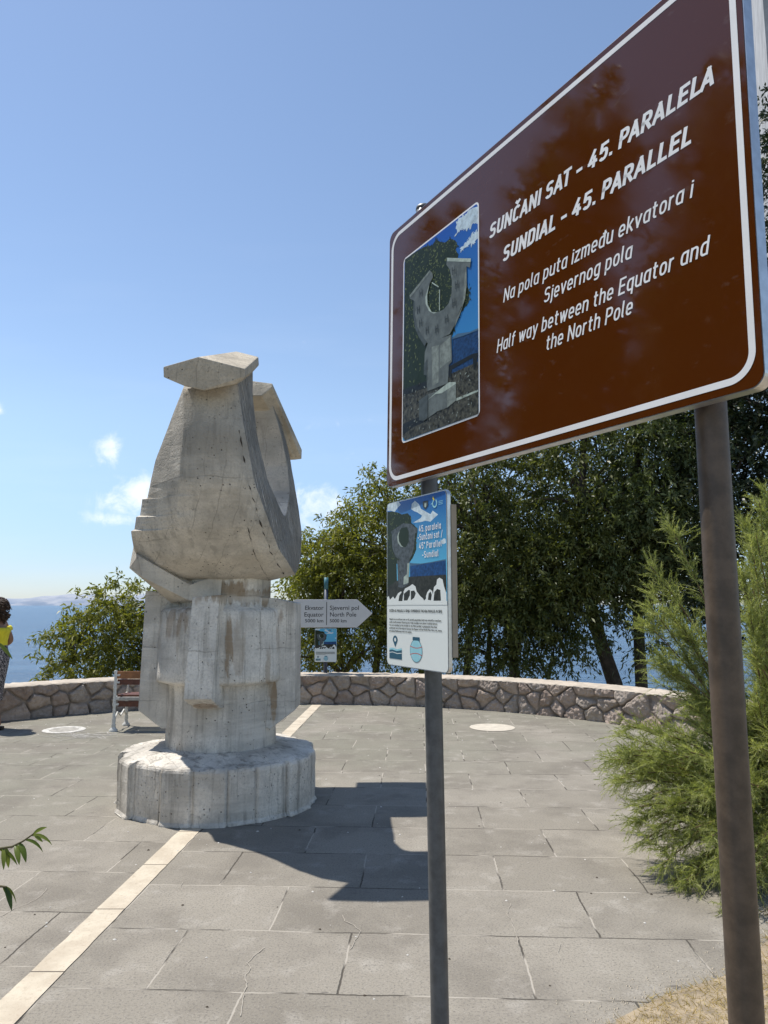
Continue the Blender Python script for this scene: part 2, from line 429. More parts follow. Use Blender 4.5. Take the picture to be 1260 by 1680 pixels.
# farther slabs carry a greenish algae film, the near ones are greyer
far = rng_n(nt, M(nt, 'ADD', sp.outputs['Y'], M(nt, 'MULTIPLY', sp.outputs['X'], -0.55)), 6.0, 8.2)
lich = M(nt, 'MULTIPLY', far, rng_n(nt, noise_n(nt, g, 0.8, 4), 0.25, 0.6))
slab = mixc(nt, M(nt, 'MULTIPLY', lich, 0.75), slab, (0.205, 0.198, 0.155))
p0 = pos(nt)
blot = noise_n(nt, p0, 1.7, 7, 0.62)
slab = mixc(nt, rng_n(nt, blot, 0.42, 0.66, 0, 0.6), slab, (0.165, 0.147, 0.122))
slab = mixc(nt, rng_n(nt, noise_n(nt, p0, 4.5, 6, 0.65), 0.52, 0.72, 0, 0.5), slab, (0.40, 0.37, 0.325))
fine = noise_n(nt, p0, 85, 4, 0.75)
slab = mixc(nt, rng_n(nt, fine, 0.48, 0.68, 0, 0.75), slab, (0.12, 0.11, 0.10))
slab = mixc(nt, rng_n(nt, noise_n(nt, p0, 130, 3, 0.7), 0.58, 0.72, 0, 0.5), slab, (0.50, 0.47, 0.43))
# a few dark scuffs
sc = noise_n(nt, pos(nt, (7, 26, 1)), 1.0, 4, 0.65)
slab = mixc(nt, M(nt, 'MULTIPLY', rng_n(nt, sc, 0.62, 0.70), rng_n(nt, noise_n(nt, p0, 1.1, 2), 0.5, 0.62, 0, 0.8)), slab, (0.10, 0.09, 0.08))
jn = noise_n(nt, p0, 2.6, 3, 0.5)
joint = mixc(nt, rng_n(nt, jn, 0.44, 0.56), (0.085, 0.075, 0.062), (0.38, 0.345, 0.295))
c = mixc(nt, br.outputs['Fac'], slab, joint)
nt.links.new(c, b.inputs['Base Color'])
b.inputs['Roughness'].default_value = 0.9; b.inputs['Specular IOR Level'].default_value = 0.25
h = M(nt, 'SUBTRACT', M(nt, 'MULTIPLY', fine, 0.3), M(nt, 'MULTIPLY', br.outputs['Fac'], rng_n(nt, jn, 0.44, 0.56, 1.0, 0.15)))
h = M(nt, 'ADD', h, M(nt, 'MULTIPLY', blot, 0.5))
bump(nt, b, h, 0.6, 0.012)
poly = [(-9, -14), (9, -14), (9, 0.5)]
GRASS_EDGE = [(0.55, 1.6), (0.72, 2.55), (0.90, 3.04), (1.16, 3.22), (1.51, 3.39), (1.85, 3.72), (2.15, 4.25), (2.55, 4.8), (3.3, 5.3), (5.2, 5.9)]
poly = [(-9, -14), (0.5, -14)] + GRASS_EDGE
a0 = math.atan2(5.9 - TCY, 5.2 - TCX)
for k in range(73):
    a = a0 + (math.pi - a0 + 0.0) * k / 72
    poly.append((TCX + (TR + 0.25) * math.cos(a), TCY + (TR + 0.25) * math.sin(a)))
poly += [(-9, 6.4)]
bm = bmesh.new(); f = bm.faces.new([bm.verts.new((x, y, 0)) for x, y in poly])
if f.normal.z < 0: f.normal_flip()
bmesh.ops.triangulate(bm, faces=bm.faces)
me = bpy.data.meshes.new('pavement'); bm.to_mesh(me); bm.free()
tag(link('pavement', me, m), kind='structure')

# pale stone strip marking the parallel, running under the monument
m, nt, b = new_mat('pale_strip_stone')
g = N(nt, 'ShaderNodeNewGeometry').outputs['Position']
sp2 = N(nt, 'ShaderNodeSeparateXYZ'); nt.links.new(g, sp2.inputs[0])
fr = M(nt, 'FRACT', M(nt, 'MULTIPLY', M(nt, 'ADD', sp2.outputs['Y'], 0.22), 1 / 0.66))
jt = M(nt, 'LESS_THAN', M(nt, 'ABSOLUTE', M(nt, 'SUBTRACT', fr, 0.5)), 0.007)
p0 = pos(nt)
c = mixc(nt, rng_n(nt, noise_n(nt, p0, 5, 6, 0.65), 0.35, 0.65), (0.48, 0.41, 0.315), (0.58, 0.51, 0.40))
c = mixc(nt, rng_n(nt, noise_n(nt, p0, 45, 4, 0.7), 0.52, 0.7, 0, 0.5), c, (0.36, 0.29, 0.21))
c = mixc(nt, jt, c, (0.10, 0.08, 0.06))
nt.links.new(c, b.inputs['Base Color']); b.inputs['Roughness'].default_value = 0.85
bump(nt, b, noise_n(nt, p0, 40, 5, 0.7), 0.5, 0.01)
mb = MB()
ys = np.linspace(-2, 11.95, 280); rows = []
for y in ys:
    w = 0.074 + 0.004 * noise.noise(Vector((0, y * 6, 1)))
    rows += [(line_x(y) - w + 0.004 * noise.noise(Vector((3, y * 9, 1))), y, 0.004), (line_x(y) + w + 0.004 * noise.noise(Vector((9, y * 9, 1))), y, 0.004)]
mb.add(rows, [(2 * i, 2 * i + 1, 2 * i + 3, 2 * i + 2) for i in range(len(ys) - 1)])
tag(mb.build('pavement_strip', m), kind='structure')
# grout-filled cracks wandering over the slabs
crk = plain('crack_grout', (0.36, 0.325, 0.275), 0.95)
mb = MB()
for pts, w in (([(395, 1668), (398, 1640), (404, 1620), (402, 1604), (410, 1590), (407, 1580), (420, 1566), (437, 1553)], 0.006),
               ([(0, 1505), (20, 1493), (40, 1485), (58, 1477), (70, 1468), (79, 1456)], 0.005),
               ([(575, 1558), (585, 1540), (592, 1528), (580, 1518), (566, 1512), (560, 1500)], 0.006),
               ([(838, 1482), (832, 1500), (840, 1513), (846, 1532), (852, 1556)], 0.005),
               ([(920, 1576), (915, 1560), (922, 1545)], 0.004),
               ([(300, 1448), (296, 1455), (298, 1464)], 0.004)):
    ds = []
    for (x, y) in pts:
        d = at(x, y, 1.0) - Vector((0, 0, CAM_Z)); ds.append(d * (CAM_Z / -d.z))
    fine_pts = []
    for a, c2 in zip(ds[:-1], ds[1:]):
        for k in range(5):
            q = a.lerp(c2, k / 5); fine_pts.append((q.x + 0.008 * noise.noise(q * 30), q.y + 0.012 * noise.noise(q * 30 + Vector((5, 5, 5)))))
    vs = []
    for i, (x, y) in enumerate(fine_pts):
        ww = .62 * w * (0.35 + 0.9 * abs(noise.noise(Vector((x * 20, y * 20, 2)))))
        vs += [(x - ww, y, 0.0035), (x + ww, y, 0.0035)]
    mb.add(vs, [(2 * i, 2 * i + 1, 2 * i + 3, 2 * i + 2) for i in range(len(fine_pts) - 1)])
tag(mb.build('pavement_cracks', crk), kind='structure')

# rubble wall round the terrace
seg = 2100; nv = 44
aL, aR = R(172), R(-4)
H_ = 0.44
us = np.linspace(0, 1, seg); ang = aL + (aR - aL) * us
arc = us * (aL - aR) * TR
vv = np.linspace(0, 1, nv) * H_
wr = np.random.default_rng(11)
seeds = []
y0 = 0.0
for row, yc in enumerate((0.08, 0.255, 0.395)):
    x = wr.uniform(0, .2)
    while x < arc[-1]:
        if row < 2 or wr.random() < 0.85:
            seeds.append((x + wr.normal(0, .05), yc + wr.normal(0, .035)))
        x += wr.uniform(0.20, 0.46) * (0.85 if row == 2 else 1.0)
seeds = np.array(seeds); seeds = seeds[np.argsort(seeds[:, 0])]
UU, VV = np.meshgrid(arc, vv)
jx = np.array([[noise.noise(Vector((a * 9, v * 9, 0))) for a in arc[::3]] for v in vv]).repeat(3, axis=1)[:, :seg] * 0.022
jy = np.array([[noise.noise(Vector((a * 9, v * 9, 7))) for a in arc[::3]] for v in vv]).repeat(3, axis=1)[:, :seg] * 0.022
if jx.shape[1] < seg:
    jx = np.pad(jx, ((0, 0), (0, seg - jx.shape[1])), 'edge'); jy = np.pad(jy, ((0, 0), (0, seg - jy.shape[1])), 'edge')
d1 = np.full(UU.shape, 9.0); d2 = np.full(UU.shape, 9.0); idx = np.zeros(UU.shape, int)
for c0 in range(0, seg, 60):
    sl = slice(c0, min(seg, c0 + 60))
    lo, hi = arc[c0] - 0.9, arc[min(seg - 1, c0 + 59)] + 0.9
    w = np.where((seeds[:, 0] > lo) & (seeds[:, 0] < hi))[0]
    D = np.hypot((UU[:, sl] + jx[:, sl])[..., None] - seeds[w, 0], (VV[:, sl] + jy[:, sl])[..., None] * 1.15 - seeds[w, 1] * 1.15)
    o = np.argsort(D, axis=-1)
    d1[:, sl] = np.take_along_axis(D, o[..., :1], -1)[..., 0]; d2[:, sl] = np.take_along_axis(D, o[..., 1:2], -1)[..., 0]
    idx[:, sl] = w[o[..., 0]]
e = d2 - d1
stone = np.clip((e - 0.016) / 0.016, 0, 1)
sx = wr.normal(0, 1, (len(seeds), 2)) * 0.10
rel = (UU - seeds[idx, 0]) * sx[idx, 0] + (VV - seeds[idx, 1]) * sx[idx, 1] * 1.4
bulge = stone * (0.018 + 0.03 * np.clip(e / 0.12, 0, 1) ** 0.6 + rel)
rough_ = np.array([[noise.fractal(Vector((a * 22, v * 22, 3)), 1, 2, 4) for a in arc[::2]] for v in vv]).repeat(2, axis=1)[:, :seg] * 0.012
off = bulge + rough_ * (0.3 + stone)
verts = np.zeros((nv, seg, 3))
rad = TR - off
verts[..., 0] = TCX + rad * np.cos(ang); verts[..., 1] = TCY + rad * np.sin(ang); verts[..., 2] = VV
mb = MB()
ii, jj = np.meshgrid(np.arange(seg - 1), np.arange(nv - 1))
q = np.stack([jj * seg + ii, (jj + 1) * seg + ii, (jj + 1) * seg + ii + 1, jj * seg + ii + 1], -1).reshape(-1, 4)
me = bpy.data.meshes.new('stone_face')
me.vertices.add(nv * seg); me.vertices.foreach_set('co', verts.reshape(-1))
me.loops.add(q.size); me.loops.foreach_set('vertex_index', q.reshape(-1))
me.polygons.add(len(q)); me.polygons.foreach_set('loop_start', np.arange(0, q.size, 4))
me.update(calc_edges=True)
ca = me.attributes.new('stone', 'FLOAT', 'POINT'); ca.data.foreach_set('value', stone.reshape(-1).astype(np.float32))
ct = me.attributes.new('tone', 'FLOAT', 'POINT'); tone = wr.random(len(seeds)); ct.data.foreach_set('value', tone[idx].reshape(-1).astype(np.float32))
m, nt, b = new_mat('rubble_stone')
p = pos(nt)
at1 = N(nt, 'ShaderNodeAttribute', attribute_name='stone'); at2 = N(nt, 'ShaderNodeAttribute', attribute_name='tone')
ramp = N(nt, 'ShaderNodeValToRGB'); nt.links.new(at2.outputs['Fac'], ramp.inputs[0])
el = ramp.color_ramp.elements
el[0].color = (0.36, 0.275, 0.22, 1); el[1].color = (0.54, 0.455, 0.38, 1)
for pp, cc in ((0.3, (0.44, 0.355, 0.30, 1)), (0.55, (0.50, 0.40, 0.325, 1)), (0.75, (0.38, 0.325, 0.28, 1))):
    k = el.new(pp); k.color = cc
c = mixc(nt, rng_n(nt, noise_n(nt, p, 9, 6, 0.65), 0.3, 0.7), mixc(nt, 1.0, ramp.outputs[0], (0.72, 0.70, 0.68), 'MULTIPLY'), ramp.outputs[0])
c = mixc(nt, rng_n(nt, noise_n(nt, p, 30, 5, 0.7), 0.55, 0.72, 0, 0.6), c, (0.56, 0.50, 0.45))
mort = mixc(nt, rng_n(nt, noise_n(nt, p, 6, 4), 0.4, 0.6), (0.19, 0.155, 0.125), (0.30, 0.25, 0.205))
c = mixc(nt, at1.outputs['Fac'], mort, c)
nt.links.new(c, b.inputs['Base Color']); b.inputs['Roughness'].default_value = 0.95
bump(nt, b, noise_n(nt, p, 38, 6, 0.7), 0.6, 0.015)
me.polygons.foreach_set('use_smooth', [True] * len(q))
wall = empty('rubble_wall', (TCX, TCY + TR, 0), 'low curved rubble stone wall with pale top along the sea edge of the terrace', 'wall')
link('stone_face', me, m, wall)
cop = plain('coping_mortar', (0.47, 0.405, 0.33), 0.9, 0, 0.16, 7, 0.35)
mb = MB(); n = 900
prof = [(-0.012, H_ - 0.004), (-0.012, H_ + 0.008), (0.012, H_ + 0.022), (0.22, H_ + 0.034), (0.44, H_ + 0.025), (0.455, H_ - 0.02), (0.45, -1.2)]
vs = []
for i in range(n):
    a = aL + (aR - aL) * i / (n - 1)
    for k, (dr, z) in enumerate(prof):
        w = 0.016 * noise.fractal(Vector((i * .21, k, 2)), 1, 2, 3) if k < 6 else 0
        r_ = TR + dr + w
        vs.append((TCX + r_ * math.cos(a), TCY + r_ * math.sin(a), z + 0.6 * w))
K = len(prof)
mb.add(vs, [(i * K + k, i * K + k + 1, (i + 1) * K + k + 1, (i + 1) * K + k) for i in range(n - 1) for k in range(K - 1)])
mb.build('coping', cop, wall)

# pale apartment building up the street on the right, mostly outside the frame
m_render = plain('pale_render', (0.40, 0.39, 0.38), 0.9, 0, 0.2, 1.5, 0.1)
m_glass = plain('window_glass', (0.03, 0.04, 0.05), 0.08)
m_roof = plain('roof_tile', (0.30, 0.13, 0.08), 0.9, 0, 0.3, 6, 0.3)
bd = empty('apartment_building', (8.97, 15.5, -0.03), 'pale rendered building rising behind the dark trees at the far right', 'building')
MB().box((12.69, 18.5, 10.1), (7.44, 6.0, 20.4)).build('wall', m_render, bd)
for z in (2.2, 5.4, 8.6, 11.8, 15.0, 18.0):
    for x in (10.9, 13.0, 15.1):
        f_ = MB().box((x, 15.47, z), (1.15, 0.10, 1.6)).build('window', plain('window_frame', (0.7, 0.7, 0.68), 0.5), bd)
        MB().box((x, 15.41, z), (0.98, 0.03, 1.4)).build('pane', m_glass, f_)
vs = [(8.82, 15.2, 20.31), (16.9, 15.2, 20.31), (16.9, 21.8, 20.31), (8.82, 21.8, 20.31), (11.0, 18.5, 22.0), (13.8, 18.5, 22.0)]
MB().add(vs, [(0, 1, 5, 4), (1, 2, 5), (2, 3, 4, 5), (3, 0, 4), (3, 2, 1, 0)]).build('roof', m_roof, bd)
bd.rotation_euler = (0, 0, R(-25))

# ------------------------------------------------------------------ vegetation
def quads_mesh(name, V, mat, parent, attr=None, tri=False):
    k = V.shape[1]; n = V.shape[0]
    me = bpy.data.meshes.new(name)
    me.vertices.add(n * k); me.vertices.foreach_set('co', np.ascontiguousarray(V, dtype=np.float32).reshape(-1))
    me.loops.add(n * k); me.loops.foreach_set('vertex_index', np.arange(n * k, dtype=np.int32))
    me.polygons.add(n); me.polygons.foreach_set('loop_start', np.arange(0, n * k, k, dtype=np.int32))
    me.update(calc_edges=True)
    if attr is not None:
        a = me.attributes.new('tone', 'FLOAT', 'FACE'); a.data.foreach_set('value', attr.astype(np.float32))
    return link(name, me, mat, parent)
def unit(a): return a / np.maximum(np.linalg.norm(a, axis=-1, keepdims=True), 1e-9)
def leaf_quads(P, d, L, Wd, r):
    n = len(P); L = np.broadcast_to(L, (n,))[:, None]; Wd = np.broadcast_to(Wd, (n,))[:, None]
    s = unit(np.cross(d, r.normal(size=(n, 3))))
    up = np.cross(s, d)
    return np.stack([P, P + d * L * .45 + s * Wd * .5 + up * L * .05, P + d * L - np.array([0, 0, 1]) * L * .12, P + d * L * .45 - s * Wd * .5 + up * L * .05], 1)
def leaf_mat(name, stops, transl=0.3, rough=0.45):
    m = bpy.data.materials.new(name); m.use_nodes = True
    nt = m.node_tree; nt.nodes.clear()
    out = N(nt, 'ShaderNodeOutputMaterial'); b = N(nt, 'ShaderNodeBsdfPrincipled'); t = N(nt, 'ShaderNodeBsdfTranslucent'); mx = N(nt, 'ShaderNodeMixShader')
    a = N(nt, 'ShaderNodeAttribute', attribute_name='tone')
    rp = N(nt, 'ShaderNodeValToRGB'); nt.links.new(a.outputs['Fac'], rp.inputs[0])
    e = rp.color_ramp.elements; e[0].position = 0; e[0].color = rgba(stops[0]); e[1].position = 1; e[1].color = rgba(stops[-1])
    for i, c in enumerate(stops[1:-1]):
        k = e.new((i + 1) / (len(stops) - 1)); k.color = rgba(c)
    nt.links.new(rp.outputs[0], b.inputs['Base Color'])
    b.inputs['Roughness'].default_value = rough; b.inputs['Specular IOR Level'].default_value = 0.35
    tcol = mixc(nt, 1.0, rp.outputs[0], (1.5, 1.6, 0.75), 'MULTIPLY')
    nt.links.new(tcol, t.inputs[0])
    mx.inputs[0].default_value = transl
    nt.links.new(b.outputs[0], mx.inputs[1]); nt.links.new(t.outputs[0], mx.inputs[2]); nt.links.new(mx.outputs[0], out.inputs[0])
    return m
BARK = plain('bark', (0.075, 0.06, 0.048), 0.95, 0, 0.4, 9, 0.5)
L_OLIVE = leaf_mat('olive_green_leaf', [(0.10, 0.11, 0.020), (0.17, 0.175, 0.032), (0.27, 0.255, 0.06)], 0.38)
L_DARK = leaf_mat('dark_green_leaf', [(0.05, 0.066, 0.018), (0.10, 0.115, 0.03), (0.19, 0.195, 0.065)], 0.32)
L_MID = leaf_mat('mid_green_leaf', [(0.065, 0.085, 0.030), (0.10, 0.125, 0.045), (0.16, 0.18, 0.08)], 0.3)
L_BLACK = leaf_mat('deep_evergreen_leaf', [(0.012, 0.02, 0.008), (0.022, 0.034, 0.013), (0.05, 0.062, 0.026)], 0.12)

def tree(name, label, cat, base, trunks, blobs, nspr, per, L, Wd, mat, seed, group=None, sprig=0.45, droop=0.5, limb_n=26, shell=0.35, lr=1.0):
    """trunks: list of (polyline, radius0, radius1); blobs: (centre, radii, weight)"""
    r = np.random.default_rng(seed)
    t = empty(name, base, label, cat, group)
    w = np.array([bb[2] for bb in blobs], float); w /= w.sum()
    ch = r.choice(len(blobs), nspr, p=w)
    C = np.array([bb[0] for bb in blobs])[ch]; RD = np.array([bb[1] for bb in blobs])[ch]
    u = unit(r.normal(size=(nspr, 3))); rr = (shell + (1 - shell) * r.random(nspr) ** 0.6)[:, None] * (1 + 0.16 * r.normal(size=(nspr, 1)))
    S = C + u * rr * RD
    tips_dir = unit(u * np.array([1, 1, .7]) + r.normal(size=(nspr, 3)) * .55 + np.array([0, 0, .15]))
    ln = sprig * (0.55 + 0.8 * r.random(nspr))
    # wood
    mb = MB()
    for poly, r0, r1 in trunks:
        k = len(poly); mb.tube(poly, [r0 + (r1 - r0) * i / (k - 1) for i in range(k)], 9)
    tops = [Vector(pp) for poly, _, _ in trunks for pp in poly[len(poly) // 2:]]
    for i in r.choice(nspr, min(limb_n, nspr), replace=False):
        e = Vector(S[i]); s = min(tops, key=lambda q: (q - e).length + 1.5 * max(0, q.z - e.z))
        if (s - e).length > 3.2: continue
        mid = s.lerp(e, .5) + Vector((r.normal() * .12, r.normal() * .12, 0.12 * (s - e).length))
        q1 = s.lerp(mid, .5) + Vector((0, 0, .04)); q2 = mid.lerp(e, .5)
        mb.tube([s, q1, mid, q2, e], [q_ * lr for q_ in (0.045, 0.036, 0.027, 0.018, 0.008)], 6, caps=False)
    mb.build('trunk', BARK, t, fix=False)
    # leaves along drooping sprigs
    n = nspr * per
    tt = np.tile(np.linspace(0.05, 1, per), nspr)
    Sd = np.repeat(tips_dir, per, 0); S0 = np.repeat(S, per, 0); Ln = np.repeat(ln, per)
    sag = np.array([0, 0, -1.0]) * (droop * (tt ** 2) * Ln)[:, None]
    P = S0 + Sd * (tt * Ln)[:, None] + sag + r.normal(size=(n, 3)) * 0.035
    d = unit(Sd * 0.6 + r.normal(size=(n, 3)) * 0.65 + np.array([0, 0, -droop * .8]))
    V = leaf_quads(P, d, L * (0.45 + 0.9 * r.random(n)), Wd * (0.7 + 0.5 * r.random(n)), r)
    bt = r.random(len(blobs))[ch]
    tone = np.clip(np.repeat(r.random(nspr) * .42 + bt * .28, per) + r.random(n) * .36 - .03, 0, 1)
    quads_mesh('crown', V, mat, t, tone)
    return t
def ray_c(px, py, D): return tuple(at(px, py, D))
G_T = 'trees behind the sea wall'
# small loose tree behind the bench
b_ = lambda px, py, D, rx, ry, rz, w: (ray_c(px, py, D), (rx, ry, rz), w)
tree('young_tree', 'small loose olive green tree rising behind the wall beside the bench', 'tree', (-4.9, 14.0, -1.2),
     [([(-4.7, 14, -1.3), (-4.65, 14, -.2), (-4.5, 14.0, .6), (-4.45, 13.9, 1.5)], .09, .03), ([(-4.65, 14, -.3), (-5.2, 13.9, .2), (-5.8, 13.8, .5)], .05, .015)],
     [b_(215, 985, 14, .75, .7, .42, 1.0), b_(175, 990, 14, .62, .6, .30, .7), b_(165, 1030, 13.8, .75, .6, .28, .9), b_(215, 1050, 13.9, .8, .7, .5, 1.2), b_(110, 1042, 13.7, .42, .4, .16, .35),
      b_(180, 1085, 13.7, .9, .6, .3, 1.1), b_(125, 1100, 13.6, .6, .5, .2, .6), b_(270, 1030, 14.2, .8, .7, .8, 1.2), b_(230, 1105, 13.8, .8, .5, .25, .6), b_(75, 1036, 13.6, .12, .2, .08, .10)],
     470, 24, .12, .038, L_OLIVE, 21, sprig=.34, droop=.55, limb_n=26, lr=.5)
tree('olive_green_tree', 'yellowish green tree behind the arrow signpost and left of the tall sign', 'tree', (0.1, 14.8, -1.5),
     [([(-.3, 14.8, -1.8), (-.2, 14.8, 0), (-.05, 14.8, 1.2), (.1, 14.7, 2.6)], .10, .03), ([(.7, 14.9, -1.8), (.75, 14.9, .3), (.5, 14.8, 1.6)], .08, .03), ([(-.9, 14.6, -1.8), (-.8, 14.6, .2), (-.9, 14.6, 1.2)], .06, .02)],
     [b_(645, 855, 14.8, .95, .9, 1.0, 1.2), b_(600, 880, 14.6, .75, .8, .65, 1.0), b_(625, 800, 14.8, .32, .4, .42, .35), b_(535, 905, 14.5, .55, .6, .55, .8), b_(520, 960, 14.4, .55, .6, .45, .7),
      b_(590, 960, 14.4, .95, .8, .6, 1.2), b_(660, 970, 14.6, .9, .8, .8, 1.1), b_(580, 1040, 14.3, 1.1, .7, .5, 1.0), b_(690, 1050, 14.6, .8, .7, .5, .7), b_(505, 1060, 14.3, .6, .6, .5, .7), b_(560, 930, 14.4, .8, .7, .6, .8)],
     1700, 24, .105, .036, L_OLIVE, 22, G_T, sprig=.40, droop=.6, limb_n=50)
tree('dense_tree', 'dense dark green tree with slender trunks behind the blue information board', 'tree', (2.2, 14.6, -1.5),
     [([(1.55, 14.4, -1.8), (1.6, 14.4, .2), (1.75, 14.5, 1.5), (1.9, 14.5, 3)], .09, .04), ([(2.15, 14.8, -1.8), (2.1, 14.8, .6), (2.2, 14.7, 2.2)], .08, .03), ([(2.7, 14.2, -1.8), (2.55, 14.3, .5), (2.3, 14.4, 1.6)], .07, .03), ([(3.0, 14.1, -1.8), (3.15, 14.2, .2), (2.7, 14.3, 1.3)], .05, .02)],
     [b_(760, 830, 14.6, 1.1, 1, 1.2, 1.2), b_(830, 800, 14.6, 1.1, 1, 1.3, 1.2), b_(790, 910, 14.3, 1.1, .9, .8, 1.2), b_(740, 980, 14.5, .8, .7, .5, .6), b_(850, 930, 14.2, 1.1, .9, .8, 1.2),
      b_(830, 1010, 14.0, .9, .8, .4, .6), b_(870, 1060, 13.8, .6, .6, .35, .35), b_(800, 1080, 13.9, .9, .6, .3, .35), b_(800, 720, 14.8, 1.1, 1, 1.2, .7), b_(895, 1000, 14, .6, .6, .5, .4)],
     1600, 24, .11, .037, L_DARK, 23, G_T, sprig=.42, droop=.6, limb_n=60)
tree('leaning_tree', 'tall dark green tree whose bare trunk leans left above the wall', 'tree', (4.5, 14.2, -1.5),
     [([(4.72, 14.2, -1.9), (4.42, 14.2, .1), (4.12, 14.2, 1.1), (3.95, 14.2, 1.9), (3.9, 14.2, 3.4), (4.0, 14.2, 5)], .17, .06)],
     [b_(930, 800, 14.2, 1.1, 1, 1.3, 1.2), b_(980, 740, 14.3, 1.3, 1.1, 1.4, 1.2), b_(940, 920, 13.9, 1.0, .9, .8, 1.1), b_(1000, 880, 14, 1.0, .9, .8, 1.1), b_(905, 990, 13.8, .7, .6, .5, .6),
      b_(985, 960, 13.9, .8, .7, .5, .6), b_(930, 1060, 13.6, .35, .4, .35, .16), b_(960, 640, 14.5, 1.5, 1.2, 1.3, .9)],
     1600, 24, .11, .037, L_DARK, 24, G_T, sprig=.42, droop=.7, limb_n=60)
tree('broad_tree', 'mid green weeping tree with an upright black trunk nearest the brown post', 'tree', (4.9, 14.0, -1.5),
     [([(4.88, 14, -1.9), (4.86, 14, .4), (4.85, 14, 1.5), (4.9, 14, 3), (5.0, 14, 5)], .13, .06)],
     [b_(1075, 760, 13.6, .95, .8, .8, 1.3), b_(1060, 830, 13.5, .9, .8, .6, 1.1), b_(1110, 870, 13.5, .8, .8, .7, 1.0), b_(1040, 900, 13.6, .7, .7, .5, .8), b_(1120, 720, 13.7, .8, .8, .7, 1.0),
      b_(1090, 960, 13.7, .8, .7, .5, .6), b_(1075, 1055, 13.6, .18, .3, .3, .10), b_(1010, 1030, 13.7, .3, .3, .35, .16), b_(1040, 650, 14, 1.2, 1, 1.1, .8)],
     1200, 24, .115, .036, L_MID, 25, G_T, sprig=.42, droop=.8, limb_n=50)
tree('evergreen_tree', 'tall almost black evergreen tree at the right edge behind the brown post', 'tree', (7.3, 13.0, -.6),
     [([(7.6, 13.2, -.9), (7.5, 13.2, 2), (7.5, 13.2, 5), (7.6, 13.2, 8)], .2, .06)],
     [b_(1225, 760, 13.2, 1.3, 1.2, 1.6, 1.2), b_(1240, 620, 13.2, 1.4, 1.2, 1.6, 1.2), b_(1200, 860, 13.2, 1.2, 1, 1.0, 1), b_(1290, 480, 13.3, 1.5, 1.3, 1.9, 1.2), b_(1300, 340, 13.4, 1.2, 1.1, 1.6, .9),
      b_(1320, 700, 13.2, 1.6, 1.2, 2.0, 1.2), b_(1180, 700, 13.5, .9, .9, 1.2, .8), b_(1240, 960, 13.0, 1.3, 1, 1.0, 1), b_(1310, 225, 13.5, .8, .8, 1.0, .5)],
     2000, 24, .125, .045, L_BLACK, 26, G_T, sprig=.45, droop=.4, limb_n=40)
tree('background_tree', 'dark tree mass half hidden behind the brown tourist sign', 'tree', (3.0, 17.5, -2.8),
     [([(3.0, 17.5, -3.2), (3.1, 17.5, 1), (3.0, 17.5, 4)], .16, .05)],
     [b_(760, 880, 17.5, 1.8, 1, 1.4, 1), b_(880, 860, 17.5, 1.9, 1, 1.6, 1), b_(1000, 850, 17.8, 1.9, 1, 1.6, 1), b_(1100, 850, 17.8, 1.8, 1, 1.8, 1), b_(840, 980, 17.2, 1.6, .8, .7, .6), b_(700, 960, 17.2, 1.2, .8, .8, .6), b_(1120, 960, 17.2, 1.0, .8, .9, .6)],
     1100, 20, .14, .05, L_BLACK, 27, G_T, sprig=.5, droop=.5, limb_n=40)
# trees on the landward left: outside the frame, seen mirrored in the glossy brown sign; back row added to close sky gaps there
for (lx, ly, hh, sd, lb_) in ((-8.8, 4.6, 10.6, 31, 'broad tree left of the terrace mirrored in the sign'), (-9.6, 2.4, 10.4, 32, 'second tree left of the terrace mirrored in the sign'), (-10.8, 7.6, 10.2, 33, 'farthest tree left of the terrace mirrored in the sign'), (-9.0, 0.2, 9.6, 34, 'tallest tree left of the terrace mirrored in the sign'), (-12.6, 3.4, 9.2, 35, 'unseen back row tree behind the two broad ones, added to fill the sign reflection'), (-12.2, 0.9, 8.8, 36, 'unseen back row tree nearest the road, added to fill the sign reflection'), (-13.2, 5.9, 8.6, 37, 'unseen back row tree nearest the sea, added to fill the sign reflection')):
    r_ = np.random.default_rng(sd)
    bl = []
    for k in range(13):
        a = r_.uniform(0, 6.28); q = r_.uniform(0, 1.5) * (1 - k / 18)
        bl.append(((lx + q * math.cos(a), ly + q * math.sin(a), hh * (.10 + .068 * k)), (1.35 - .07 * k, 1.35 - .07 * k, .85), 1.0 - .05 * k))
    tree('shore_tree', lb_, 'tree', (lx, ly, 0), [([(lx, ly, -.1), (lx + .1, ly, hh * .4), (lx, ly + .1, hh * .8)], .16, .05)], bl, 1500, 22, .16, .07, L_DARK, sd, 'trees left of the terrace', sprig=.45, limb_n=25)

# ================================================================== sundial monument
MX, MY = -1.365, 6.27
mon = empty('sundial_monument', (MX, MY, 0), 'tall pale concrete sundial sculpture with a split horseshoe top on a round fluted plinth', 'sculpture')
